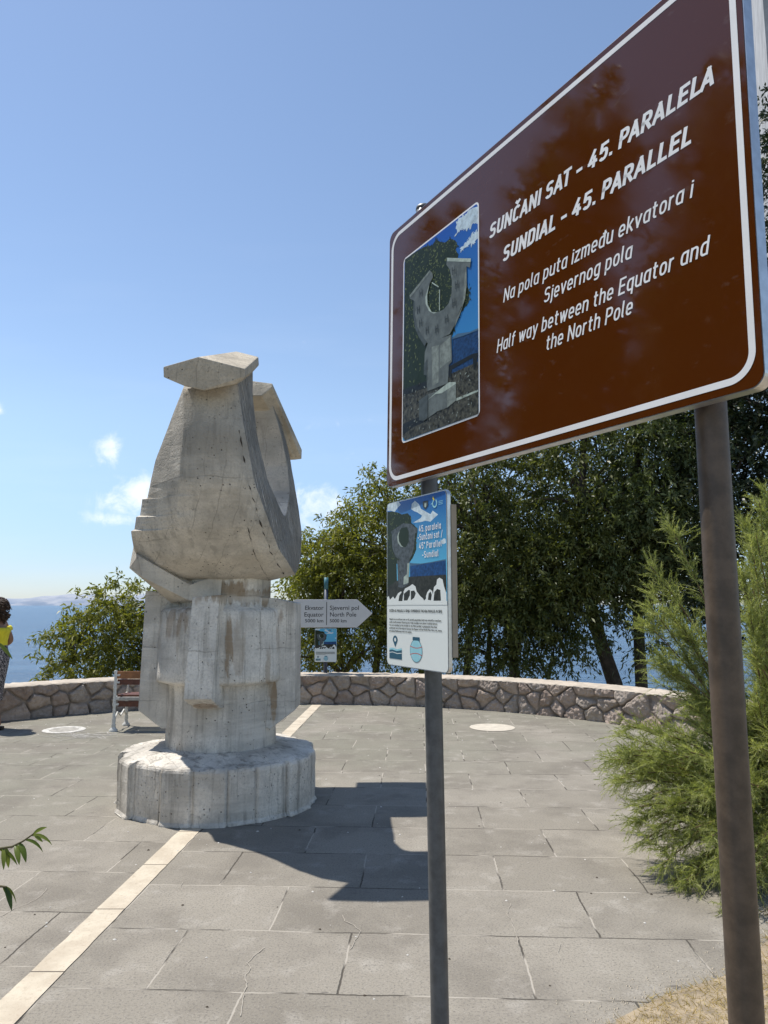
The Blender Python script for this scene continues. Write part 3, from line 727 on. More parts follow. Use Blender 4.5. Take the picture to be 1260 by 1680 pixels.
# plinth: plank-cast facets stepping in and out, rough sloping top
pr = np.random.default_rng(5)
NF = 19
edges = np.sort((np.arange(NF) + pr.uniform(-.16, .16, NF)) / NF * 2 * math.pi)
radf = 0.805 + pr.uniform(-.032, .026, NF)
def plinth_r(a, z):
    a = a % (2 * math.pi)
    k = np.searchsorted(edges, a) - 1
    k = k % NF
    a0_ = edges[k]; a1_ = edges[(k + 1) % NF] + (2 * math.pi if k == NF - 1 else 0)
    aa = a if a >= a0_ else a + 2 * math.pi
    mid = (a0_ + a1_) / 2; half = (a1_ - a0_) / 2
    r_ = radf[k] * math.cos(half * 0.9) / math.cos(max(-half, min(half, aa - mid)))
    dd = min(aa - a0_, a1_ - aa) * 0.8
    return r_ - 0.020 * math.exp(-(dd / 0.012) ** 2)
mb = MB(); NA = 720
zs = [(-.02, 0.02), (0.012, 0.012), (0.03, 0.0), (.1, 0), (.18, 0), (.26, 0), (.33, 0), (.375, 0), (.392, -.006), (.402, -.018), (.410, -.05), (.418, -.10), (.43, -.17), (.443, -.24), (.455, -.32), (.465, -.40), (.47, -.5)]
vs = []
for (z, dr) in zs:
    for i in range(NA):
        a = 2 * math.pi * i / NA
        r_ = plinth_r(a, z)
        if dr < -.03: r_ = r_ * (1 + dr * 0.15) * 1.0
        flat = max(0, min(1, (-dr) / .12))
        r_ = (r_ * (1 - flat) + 0.79 * flat) + dr
        q = Vector((math.cos(a) * r_, math.sin(a) * r_, z))
        nzv = noise.fractal(q * 7, 1, 2, 4); amp = 0.006 if dr > -.002 else 0.010
        r_ += nzv * amp; zz_ = z + (noise.fractal(q * 9 + Vector((4, 4, 4)), 1, 2, 4) * 0.012 if dr < -.007 else 0)
        vs.append((MX + r_ * math.cos(a), MY + r_ * math.sin(a), zz_))
mb.add(vs, [(j * NA + i, j * NA + (i + 1) % NA, (j + 1) * NA + (i + 1) % NA, (j + 1) * NA + i) for j in range(len(zs) - 1) for i in range(NA)], 0, False)
mb.build('plinth', MAT['conc_base'], mon)
# shaft: lower column, upper drum with a sloped lip, neck
mb = MB()
prof = [(0.452, 0.43), (0.447, 0.60), (0.447, 0.90), (0.452, 0.955), (0.468, 0.962), (0.540, 0.985), (0.548, 1.005), (0.540, 1.3), (0.530, 1.535), (0.512, 1.562), (0.40, 1.585), (0.385, 1.66), (0.385, 1.86), (0.3, 1.87)]
pf = []
for (r0, z0), (r1, z1) in zip(prof[:-1], prof[1:]):
    k = max(1, int(abs(z1 - z0) / .05))
    pf += [(r0 + (r1 - r0) * i / k, z0 + (z1 - z0) * i / k) for i in range(k)]
pf.append(prof[-1])
vs = []; NA2 = 120
for r_, z in pf:
    for i in range(NA2):
        a = 2 * math.pi * i / NA2
        q = Vector((math.cos(a) * r_, math.sin(a) * r_, z))
        rr = r_ + 0.006 * noise.fractal(q * 5, 1, 2, 3)
        vs.append((MX + rr * math.cos(a), MY + rr * math.sin(a), z))
mb.add(vs, [(j * NA2 + i, j * NA2 + (i + 1) % NA2, (j + 1) * NA2 + (i + 1) % NA2, (j + 1) * NA2 + i) for j in range(len(pf) - 1) for i in range(NA2)], 0, True)
mb.build('shaft', MAT['conc_ped'], mon)
def extrude_poly(poly, axis_y0, axis_y1, name, mat, bev=0.008):
    """poly of (x, z) extruded in y"""
    o = MB().prism([(x, axis_y0, z) for x, z in poly], (0, 0, 0), (0, axis_y1 - axis_y0, 0)).build(name, mat, mon)
    return bevel_obj(o, bev, 2)
# flat wings either side of the shaft
for s in (-1, 1):
    xo = MX + s * .632
    poly = [(MX + s * .10, 1.655), (MX + s * .42, 1.69 if s < 0 else 1.655), (xo * 1 + (0.012 if s < 0 else 0), 1.715 if s < 0 else 1.615), (xo - s * .0 - (0.01 if s < 0 else -0.006), .745), (MX + s * .445, .60), (MX + s * .10, .60)]
    extrude_poly(poly, 6.07, 6.47, 'wing', MAT['conc_ped'])
# projecting block on the near side of the drum
mb = MB()
xl, xr, yf = -1.490, -1.265, 5.60
blk = [(xl + .014, yf + .02, 1.655), (xr, yf + .02, 1.675), (xr + .0, 6.0, 1.675), (xl + .014, 6.0, 1.655),
       (xl - .015, yf - .03, .895), (xr - .028, yf - .03, .895), (xr + .02, 5.92, .80), (xl + .01, 5.92, .80),
       (xl + .02, yf + .17, .80), (xr - .0, yf + .17, .80)]
mb.add(blk, [(3, 2, 1, 0), (0, 1, 5, 4), (4, 5, 9, 8), (8, 9, 6, 7), (1, 2, 6, 9, 5), (3, 0, 4, 8, 7), (2, 3, 7, 6)])
bevel_obj(mb.build('bracket', MAT['conc_ped'], mon), 0.007, 2)
# slanted collar slab under the dial body on the left
Y0 = 5.74
A, B, C_, D_ = at(226, 911, Y0), at(311, 961, Y0 + .10), at(309, 985, Y0 + .10), at(233, 947, Y0)
E_, F_, G_ = at(219, 896, 6.05), at(212, 932, 6.05), at(281, 989, 6.05)
dy = Vector((0, 1.0, 0))
pA = [A, B, C_, D_]; back = [p + dy for p in pA]
mb = MB(); mb.add([A, B, C_, D_, E_, F_, G_] + [E_ + Vector((0, .6, 0)), F_ + Vector((0, .6, 0)), G_ + Vector((0, .6, 0)), B + Vector((.25, .8, .1)), B + Vector((.25, 0.05, .1)), C_ + Vector((.25, .02, -.02)), C_ + Vector((.25, .8, -.02))],
    [(0, 3, 2, 1), (0, 4, 5, 3), (3, 5, 6, 2), (4, 7, 8, 5), (5, 8, 9, 6), (1, 2, 12, 11), (0, 1, 11, 10, 7, 4), (2, 6, 9, 13, 12), (7, 10, 13, 9, 8)])
bevel_obj(mb.build('collar', MAT['conc'], mon), 0.006, 2)

# horseshoe dial body: rails lofted from the near horn, round the bottom, to the far horn
def rail(ctrl, ts):
    P = np.array([tuple(at(*c[1:])) for c in ctrl]); T = np.array([c[0] for c in ctrl])
    return np.stack([np.interp(ts, T, P[:, k]) for k in range(3)], 1)
def smooth_rail(ctrl, ts):
    tsd = np.linspace(ts[0], ts[-1], 1200); q = rail(ctrl, tsd)
    k = 41; ker = np.hanning(k + 2)[1:-1]; ker /= ker.sum()
    qp = np.pad(q, ((k // 2, k // 2), (0, 0)), 'reflect', reflect_type='odd')
    qs = np.stack([np.convolve(qp[:, i], ker, 'valid') for i in range(3)], 1)
    return np.stack([np.interp(ts, tsd, qs[:, i]) for i in range(3)], 1)
TS = np.unique(np.concatenate([np.linspace(0, 12, 97), [2.3, 2.301, 2.75, 2.751, 3.1, 3.101]]))
RR = smooth_rail([(0, 388, 622, 5.22), (1, 401, 705, 5.18), (2, 418, 790, 5.25), (3, 442, 860, 5.42), (4, 460, 905, 5.62), (5, 479, 933, 5.88), (6, 484, 944, 6.27), (6.6, 489, 932, 6.6), (7, 494.5, 912, 6.85), (8, 495.5, 872, 7.1), (9, 487.5, 822, 7.26), (10, 476, 752, 7.3), (11, 463, 690, 7.3), (12, 450, 640, 7.25)], TS)
RL = smooth_rail([(0, 301, 638, 5.22), (1, 300, 711, 5.18), (2, 293, 790, 5.25), (3, 290, 860, 5.42), (4, 293, 912, 5.62), (5, 300, 948, 5.86), (6, 312, 961, 6.25), (7, 325, 930, 6.8), (8, 332, 880, 7.1), (9, 336, 825, 7.26), (10, 345, 752, 7.3), (12, 365, 640, 7.25)], TS)
LF = rail([(0, 299, 640, 5.34), (.5, 285, 676, 5.40), (1, 271, 713, 5.46), (1.6, 256, 752, 5.54), (2, 248, 785, 5.60), (2.3, 242, 818, 5.66), (2.301, 233.5, 819, 5.66), (2.75, 229.5, 846, 5.68), (2.751, 223.5, 848, 5.68), (3.1, 221, 868, 5.7), (3.101, 215.5, 871, 5.7), (4, 219, 900, 5.8), (4.5, 226, 918, 5.86), (5, 262, 938, 6.0), (6, 300, 957, 6.27), (7, 285, 930, 6.7), (8, 290, 880, 6.9), (9, 300, 820, 7.0), (10, 320, 752, 7.05), (12, 350, 640, 7.05)], TS)
IR = smooth_rail([(0, 413, 592, 5.85), (.5, 415, 650, 5.76), (1, 421, 711, 5.72), (2, 439, 789, 5.78), (3, 455, 826, 5.95), (4, 463, 841, 6.12), (5, 466.5, 846, 6.27), (6, 468, 846, 6.35), (7, 470, 842, 6.42), (8, 475, 806, 6.72), (9, 472, 765, 6.83), (10, 462.5, 720, 6.85), (11, 449, 672, 6.8), (12, 436, 630, 6.72)], TS)
IL = IR.copy()
thick = np.interp(TS, [0, 2, 5, 8, 12], [.50, .70, .82, .78, .52])
IL[:, 0] = IR[:, 0] - thick
# middle rail of the broad rim, slightly proud, so the rim is gently convex
def bow(a, b, amt, f=0.5):
    c = a * (1 - f) + b * f
    ctr = (IR + IL) / 2
    d = unit(c - ctr); return c + d * amt
R1 = bow(RR, RL, .035, .28); R2 = bow(RR, RL, .045, .62)
RT = bow(RR, IR, .012, .5)
sec = np.stack([IR, RT, RR, R1, R2, RL, (RL + LF) / 2 + np.array([0, 0, -.012]), LF, IL], 1)
n, K, _ = sec.shape
sec = sec + np.array([[[noise.fractal(Vector(sec[i, k] * 3 + k), 1, 2, 3) for _c in (0,)] * 3 for k in range(K)] for i in range(n)]) * 0.006
mb = MB()
mb.v = [tuple(p) for p in sec.reshape(-1, 3)]
for i in range(n - 1):
    for k in range(K):
        k2 = (k + 1) % K
        mb.f.append([i * K + k, i * K + k2, (i + 1) * K + k2, (i + 1) * K + k]); mb.m.append(1 if k in (0, 1) else 0); mb.s.append(k in (2, 3, 4))
mb.f.append(list(range(K))); mb.f.append([(n - 1) * K + k for k in range(K)][::-1]); mb.m += [0, 0]; mb.s += [False, False]
dial = mb.build('dial_body', [MAT['conc'], MAT['conc_carved']], mon)
# cracks with crumbled edges along the rim (recessed dark strips standing 2 mm proud of the surface)
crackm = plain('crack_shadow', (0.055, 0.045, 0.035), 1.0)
def crack(fr_, t0, t1, w, name):
    i0, i1 = np.searchsorted(TS, t0), np.searchsorted(TS, t1)
    pts = []
    for i in range(i0, i1):
        for h in range(6):
            g = h / 6; a = RR[i] * (1 - g) + RR[i + 1] * g; b2 = RL[i] * (1 - g) + RL[i + 1] * g
            m1 = R1[i] * (1 - g) + R1[i + 1] * g; ctr = (IR[i] + IL[i]) / 2
            c = a * (1 - fr_ / .28) + m1 * (fr_ / .28) if fr_ < .28 else m1 * (1 - (fr_ - .28) / .34) + (R2[i] * (1 - g) + R2[i + 1] * g) * ((fr_ - .28) / .34)
            dn = (c - ctr) / np.linalg.norm(c - ctr)
            jit = 0.012 * noise.noise(Vector(c * 14)) + 0.006 * noise.noise(Vector(c * 45))
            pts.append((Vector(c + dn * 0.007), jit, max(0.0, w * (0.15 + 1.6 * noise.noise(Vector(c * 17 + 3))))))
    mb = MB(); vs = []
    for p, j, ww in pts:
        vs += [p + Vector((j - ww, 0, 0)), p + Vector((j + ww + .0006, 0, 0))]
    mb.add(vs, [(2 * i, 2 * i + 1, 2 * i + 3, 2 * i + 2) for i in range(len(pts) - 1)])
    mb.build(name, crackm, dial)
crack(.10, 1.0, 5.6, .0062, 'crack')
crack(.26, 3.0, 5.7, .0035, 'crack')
# gabled cap on the near horn
fr0, re0 = 4.97, 5.72
front = [at(267.5, 602, fr0), at(325, 585.5, fr0), at(402, 605, fr0), at(401.5, 619, fr0), at(388, 630, fr0 + .03), at(334, 641, fr0 + .03), at(303, 634, fr0 + .02), at(268, 619, fr0)]
rear_c = [at(352, 592, re0), at(388, 576.5, re0), at(424, 585.5, re0), at(425, 599, re0), at(413, 612, re0), at(385, 618, re0), at(365, 615, re0), at(352, 606, re0)]
dxr = re0 - fr0
rear = []
for i, p in enumerate(front):
    rear.append(rear_c[i] if i in (1, 2, 3, 4) else None)
wz = rear_c[1].z - front[1].z
for i in (0, 7, 6, 5):
    p = front[i]; rear[i] = Vector((p.x + 0.16, re0, p.z + wz))
mb = MB(); mb.add(front + rear, [list(range(8)), list(range(15, 7, -1))] + [(i, i + 8, (i + 1) % 8 + 8, (i + 1) % 8) for i in range(8)])
cap1 = bevel_obj(mb.build('cap', MAT['conc_cap'], mon), 0.008, 2)
# slanting cap on the far horn
i0, i1 = 6.66, 7.62
a0_, a1_ = at(447, 629, i0), at(495.5, 738, i1)
t0_, t1_ = at(414, 622, i0), at(424, 623, i0)
th = 0.10
top_r = [a0_, a1_]; wdt = .66
nrm = Vector((0, -(a1_.z - a0_.z), a1_.y - a0_.y)).normalized()
lo = [p - nrm * th for p in (a0_, a1_)]
a1b = a1_ - Vector((0.005, 0, 0))
mb = MB()
sec0 = [a0_, a0_ - nrm * .05 + Vector((.0, 0, 0)), a0_ - nrm * .15 + Vector((-.09, 0, 0)), a0_ - nrm * .15 + Vector((-.5, 0, 0)), a0_ - nrm * .05 + Vector((-.62, 0, 0)), a0_ + Vector((-.62, 0, 0)), a0_ + nrm * .05 + Vector((-.3, 0, 0))]
dv = a1_ - a0_
sec1 = [p + dv for p in sec0]
sec1[1] = sec1[1] + Vector((.0, 0, -.06)); sec1[2] = at(483.5, 754.5, i1 - .05)
k = len(sec0)
mb.add(sec0 + sec1, [list(range(k)), list(range(2 * k - 1, k - 1, -1))] + [(i, i + k, (i + 1) % k + k, (i + 1) % k) for i in range(k)])
bevel_obj(mb.build('cap', MAT['conc_cap'], mon), 0.008, 2)
# splashed mortar ring where the plinth meets the paving
mb = MB(); vs = []
for i in range(200):
    a = 2 * math.pi * i / 200
    ro = plinth_r(a, 0) + 0.018 + 0.022 * max(-.6, noise.fractal(Vector((math.cos(a) * 4, math.sin(a) * 4, 0)), 1, 2, 4))
    vs += [(MX + .76 * math.cos(a), MY + .76 * math.sin(a), .010), (MX + ro * math.cos(a), MY + ro * math.sin(a), .007)]
mb.add(vs, [(2 * i, 2 * i + 1, (2 * i + 3) % 400, (2 * i + 2) % 400) for i in range(200)])
mb.build('mortar_skirt', plain('skirt_mortar', (0.56, 0.53, 0.47), 0.95, 0, .15, 10, .3), mon)
PIC = {'base': [(0.2281, 0.7206), (0.2834, 0.7118), (0.3391, 0.7166), (0.403, 0.7053), (0.4461, 0.7127), (0.4481, 0.7749), (0.3927, 0.7871), (0.3395, 0.7857), (0.2615, 0.8009), (0.2289, 0.7924)],
 'baselight': [(0.278, 0.7329), (0.3391, 0.7166), (0.4082, 0.7037), (0.4461, 0.7127), (0.4481, 0.7193), (0.3661, 0.7298), (0.3282, 0.7232)],
 'baseright': [(0.3978, 0.7256), (0.4481, 0.7205), (0.4481, 0.7749), (0.398, 0.7871)],
 'benchp': [(0.4081, 0.6492), (0.5325, 0.6457), (0.5663, 0.6502), (0.5662, 0.656), (0.551, 0.7013), (0.5417, 0.6986), (0.5372, 0.659), (0.4237, 0.6648), (0.4216, 0.6919), (0.4082, 0.6882)],
 'cloudA': [(0.4463, 0.1755), (0.465, 0.1587), (0.4955, 0.1608), (0.5351, 0.1552), (0.566, 0.1645), (0.5675, 0.2239), (0.5445, 0.2098), (0.5152, 0.2146), (0.4903, 0.1965), (0.4546, 0.202)],
 'cloudB': [(0.4699, 0.2758), (0.4951, 0.2619), (0.5346, 0.2518), (0.5673, 0.2485), (0.5671, 0.2729), (0.5345, 0.2734), (0.5051, 0.2695)],
 'gno1': [(0.3064, 0.316), (0.3481, 0.3484), (0.3459, 0.3515), (0.3041, 0.3191)],
 'gno2': [(0.3504, 0.3611), (0.3559, 0.3633), (0.3551, 0.4376), (0.3507, 0.436)],
 'hill': [(0.4256, 0.5571), (0.4543, 0.5523), (0.4843, 0.5599), (0.5233, 0.5693), (0.5668, 0.5708), (0.5668, 0.5779), (0.4843, 0.5702), (0.4256, 0.5614)],
 'pave': [(0.1144, 0.653), (0.2716, 0.6635), (0.4029, 0.6775), (0.566, 0.6794), (0.5648, 0.8469), (0.1304, 0.8441), (0.1125, 0.8272)],
 'ped': [(0.2818, 0.5264), (0.4215, 0.5451), (0.4257, 0.6223), (0.4257, 0.6377), (0.4081, 0.6449), (0.403, 0.7053), (0.2777, 0.7007), (0.2737, 0.6427), (0.2575, 0.6356), (0.2613, 0.5561)],
 'pedblock': [(0.3047, 0.55), (0.3491, 0.5576), (0.3476, 0.6873), (0.3114, 0.6903)],
 'pedlight': [(0.3546, 0.5626), (0.4152, 0.5506), (0.4216, 0.6303), (0.355, 0.642)],
 'ring': [(0.3968, 0.2663), (0.5323, 0.3268), (0.5263, 0.3551), (0.5068, 0.3431), (0.5065, 0.4036), (0.4926, 0.4537), (0.4645, 0.4866), (0.439, 0.5211), (0.4131, 0.5405), (0.3046, 0.5337), (0.2645, 0.5235), (0.2229, 0.4873),
          (0.1958, 0.4445), (0.1827, 0.3853), (0.187, 0.3387), (0.1594, 0.3213), (0.1567, 0.3078), (0.2911, 0.2657), (0.3085, 0.2849), (0.312, 0.2997), (0.2892, 0.3172), (0.2733, 0.3444), (0.2665, 0.372), (0.2807, 0.4039), (0.3038, 0.4255),
          (0.3375, 0.4377), (0.3758, 0.4419), (0.4077, 0.4313), (0.4234, 0.4023), (0.4255, 0.3587), (0.4128, 0.3151), (0.3936, 0.2889)],
 'ringlight': [(0.2778, 0.3327), (0.2892, 0.3172), (0.2757, 0.352), (0.2783, 0.3864), (0.3038, 0.4235), (0.3375, 0.4383), (0.3152, 0.4342), (0.2866, 0.4133), (0.2666, 0.382), (0.264, 0.3543)],
 'ringrim': [(0.5068, 0.3431), (0.5085, 0.4044), (0.4995, 0.4501), (0.4695, 0.4946), (0.439, 0.5273), (0.4543, 0.4985), (0.4806, 0.4739), (0.4926, 0.4229), (0.4988, 0.3634)],
 'sea': [(0.4256, 0.554), (0.4843, 0.5659), (0.5668, 0.5738), (0.5663, 0.6443), (0.4939, 0.6459), (0.4257, 0.6488)],
 'shadow': [(0.1167, 0.781), (0.2264, 0.7789), (0.2242, 0.7927), (0.3066, 0.8033), (0.1911, 0.807), (0.1175, 0.8215)],
 'strip': [(0.4491, 0.7679), (0.5654, 0.7693), (0.5653, 0.7751), (0.4491, 0.777)],
 'tree': [(0.1182, 0.1492), (0.1693, 0.1431), (0.2128, 0.1553), (0.2574, 0.1628), (0.302, 0.178), (0.327, 0.1672), (0.3529, 0.1877), (0.3826, 0.2045), (0.4074, 0.2027), (0.4422, 0.2238), (0.4546, 0.2467), (0.4422, 0.2584), (0.4607, 0.2813),
          (0.4545, 0.2945), (0.5191, 0.4332), (0.5161, 0.4686), (0.4845, 0.4815), (0.4543, 0.5016), (0.439, 0.5273), (0.4287, 0.5456), (0.4132, 0.5561), (0.2588, 0.5322), (0.2543, 0.6621), (0.1891, 0.6645), (0.1145, 0.6585)],
 'wallp': [(0.1144, 0.6516), (0.2739, 0.6622), (0.2741, 0.6868), (0.1148, 0.6756)]}
BRD = {'body0': [(0.0222, 0.4516), (0.393, 0.4444)],
 'body4': [(0.0209, 0.4987), (0.1973, 0.4925)],
 'cloudA': [(0.0079, -0.0009), (0.0999, 0.0014), (0.1137, 0.0171), (0.0899, 0.0258), (0.0657, 0.0392), (0.0367, 0.0318), (0.007, 0.0289)],
 'cloudB': [(0.1934, 0.0428), (0.1999, 0.024), (0.2219, 0.0147), (0.2519, 0.0316), (0.2645, 0.0499), (0.298, 0.0637), (0.3308, 0.0773), (0.347, 0.0663), (0.3827, 0.0841), (0.3551, 0.094), (0.3309, 0.1044), (0.298, 0.0975), (0.2643, 0.0989),
            (0.2079, 0.0964), (0.2644, 0.0839), (0.2729, 0.0762), (0.2388, 0.0602), (0.2171, 0.0538)],
 'cloudC': [(0.3951, 0.182), (0.4184, 0.171), (0.4299, 0.1738), (0.4308, 0.1882), (0.4108, 0.1912)],
 'curl1': [(0.0947, 0.387), (0.102, 0.3655), (0.1186, 0.3536), (0.1376, 0.3536), (0.1308, 0.3653), (0.1256, 0.3866)],
 'curl2': [(0.1375, 0.3583), (0.1733, 0.3443), (0.1843, 0.3466), (0.1822, 0.3651), (0.1635, 0.3838), (0.1371, 0.3841)],
 'curl3': [(0.1898, 0.3489), (0.2143, 0.3476), (0.2259, 0.358), (0.214, 0.3741), (0.1894, 0.3835)],
 'curl4': [(0.3102, 0.3822), (0.3161, 0.36), (0.3295, 0.3533), (0.337, 0.3643), (0.3312, 0.3842)],
 'curl5': [(0.3479, 0.3862), (0.3544, 0.3555), (0.3722, 0.3446), (0.3932, 0.349), (0.3966, 0.3856)],
 'curl6': [(0.2629, 0.3647), (0.2975, 0.3623), (0.2974, 0.3779), (0.2845, 0.3847)],
 'globe': [(0.2263, 0.5221), (0.269, 0.5591), (0.2256, 0.6062), (0.1816, 0.5652)],
 'globecap': [(0.2016, 0.5173), (0.2515, 0.516), (0.2514, 0.5286), (0.2015, 0.5291)],
 'head': [(0.023, 0.4245), (0.3993, 0.4193)],
 'hillp': [(0.1838, 0.2439), (0.2018, 0.2468), (0.2635, 0.251), (0.3311, 0.2489), (0.4291, 0.2439), (0.4292, 0.2485), (0.2285, 0.2552), (0.1836, 0.2561)],
 'hole': [(0.1213, 0.1073), (0.1629, 0.1082), (0.1762, 0.1292), (0.1757, 0.1648), (0.1525, 0.1838), (0.134, 0.1828), (0.106, 0.1675), (0.097, 0.1418), (0.1041, 0.1173)],
 'holelight': [(0.107, 0.1175), (0.1138, 0.1067), (0.0981, 0.1328), (0.0995, 0.1557), (0.12, 0.1752), (0.1368, 0.1825), (0.1152, 0.1795), (0.0918, 0.1621), (0.0855, 0.1411), (0.0925, 0.1278)],
 'house': [(0.0344, 0.1145), (0.1356, 0.0905), (0.1945, 0.0997), (0.2401, 0.125), (0.2347, 0.1377), (0.2225, 0.1369), (0.2159, 0.1849), (0.1976, 0.2197), (0.1748, 0.23), (0.1189, 0.2338), (0.0712, 0.2143), (0.0475, 0.1805),
           (0.0421, 0.1243)],
 'pave': [(-0.0021, 0.3318), (0.0789, 0.3085), (0.1831, 0.2961), (0.4312, 0.2971), (0.4326, 0.3532), (0.3966, 0.3877), (0.0014, 0.3881)],
 'ped': [(0.0855, 0.2298), (0.1822, 0.228), (0.179, 0.2596), (0.169, 0.3235), (0.1265, 0.3372), (0.093, 0.3323)],
 'pedlight': [(0.1654, 0.2456), (0.1801, 0.2438), (0.1718, 0.3189), (0.1343, 0.3241), (0.1367, 0.2954), (0.1602, 0.2866)],
 'pin': [(0.0691, 0.5191), (0.0877, 0.5348), (0.0682, 0.5607), (0.0506, 0.5369)],
 'pinsea': [(0.0222, 0.5662), (0.1205, 0.5621), (0.1198, 0.6038), (0.0233, 0.604)],
 'qr': [(0.3246, 0.5279), (0.4025, 0.5263), (0.4031, 0.6057), (0.323, 0.6082)],
 'qrtext': [(0.3373, 0.509), (0.3894, 0.5106)],
 'sea': [(0.1838, 0.2439), (0.2285, 0.253), (0.4291, 0.2468), (0.4312, 0.2983), (0.1831, 0.2984)],
 'shield': [(0.2798, 0.0253), (0.3162, 0.025), (0.3178, 0.0468), (0.298, 0.0566), (0.2814, 0.0465)],
 'sky': [(0.0002, -0.0109), (0.4243, -0.0002), (0.4331, 0.2524), (0.1927, 0.2555), (-0.0084, 0.2687)],
 'swirl': [(0.3509, 0.0399)],
 'title1': [(0.2555, 0.134), (0.4064, 0.1312)],
 'title2': [(0.2467, 0.1625), (0.4106, 0.1643)],
 'title3': [(0.2552, 0.1958), (0.417, 0.1949)],
 'title4': [(0.2765, 0.2291), (0.3836, 0.2283)],
 'tree': [(0.0049, 0.0333), (0.0464, 0.0351), (0.099, 0.0469), (0.1223, 0.0558), (0.1682, 0.0557), (0.1931, 0.0733), (0.1946, 0.0953), (0.2401, 0.1207), (0.24, 0.1337), (0.2292, 0.168), (0.2308, 0.1967), (0.202, 0.2288), (0.1746, 0.2459),
          (0.0803, 0.2427), (0.0835, 0.3181), (0.1169, 0.3418), (0.0031, 0.3318)],
 'wave': [(-0.0018, 0.3905), (-0.0012, 0.3709), (0.0175, 0.3659), (0.0272, 0.3804), (0.0527, 0.3681), (0.0674, 0.3777), (0.0925, 0.356), (0.1168, 0.3489), (0.1261, 0.3607), (0.1454, 0.3396), (0.1827, 0.3305), (0.201, 0.3238),
          (0.2234, 0.333), (0.2322, 0.3512), (0.2585, 0.3692), (0.2889, 0.3824), (0.306, 0.3556), (0.3228, 0.3445), (0.3395, 0.3511), (0.3437, 0.3643), (0.3518, 0.3381), (0.3681, 0.3295), (0.3721, 0.3123), (0.3881, 0.3061), (0.408, 0.3127),
          (0.416, 0.3341), (0.4264, 0.3532), (0.4311, 0.3596), (0.4315, 0.3958), (0.001, 0.4028)]}

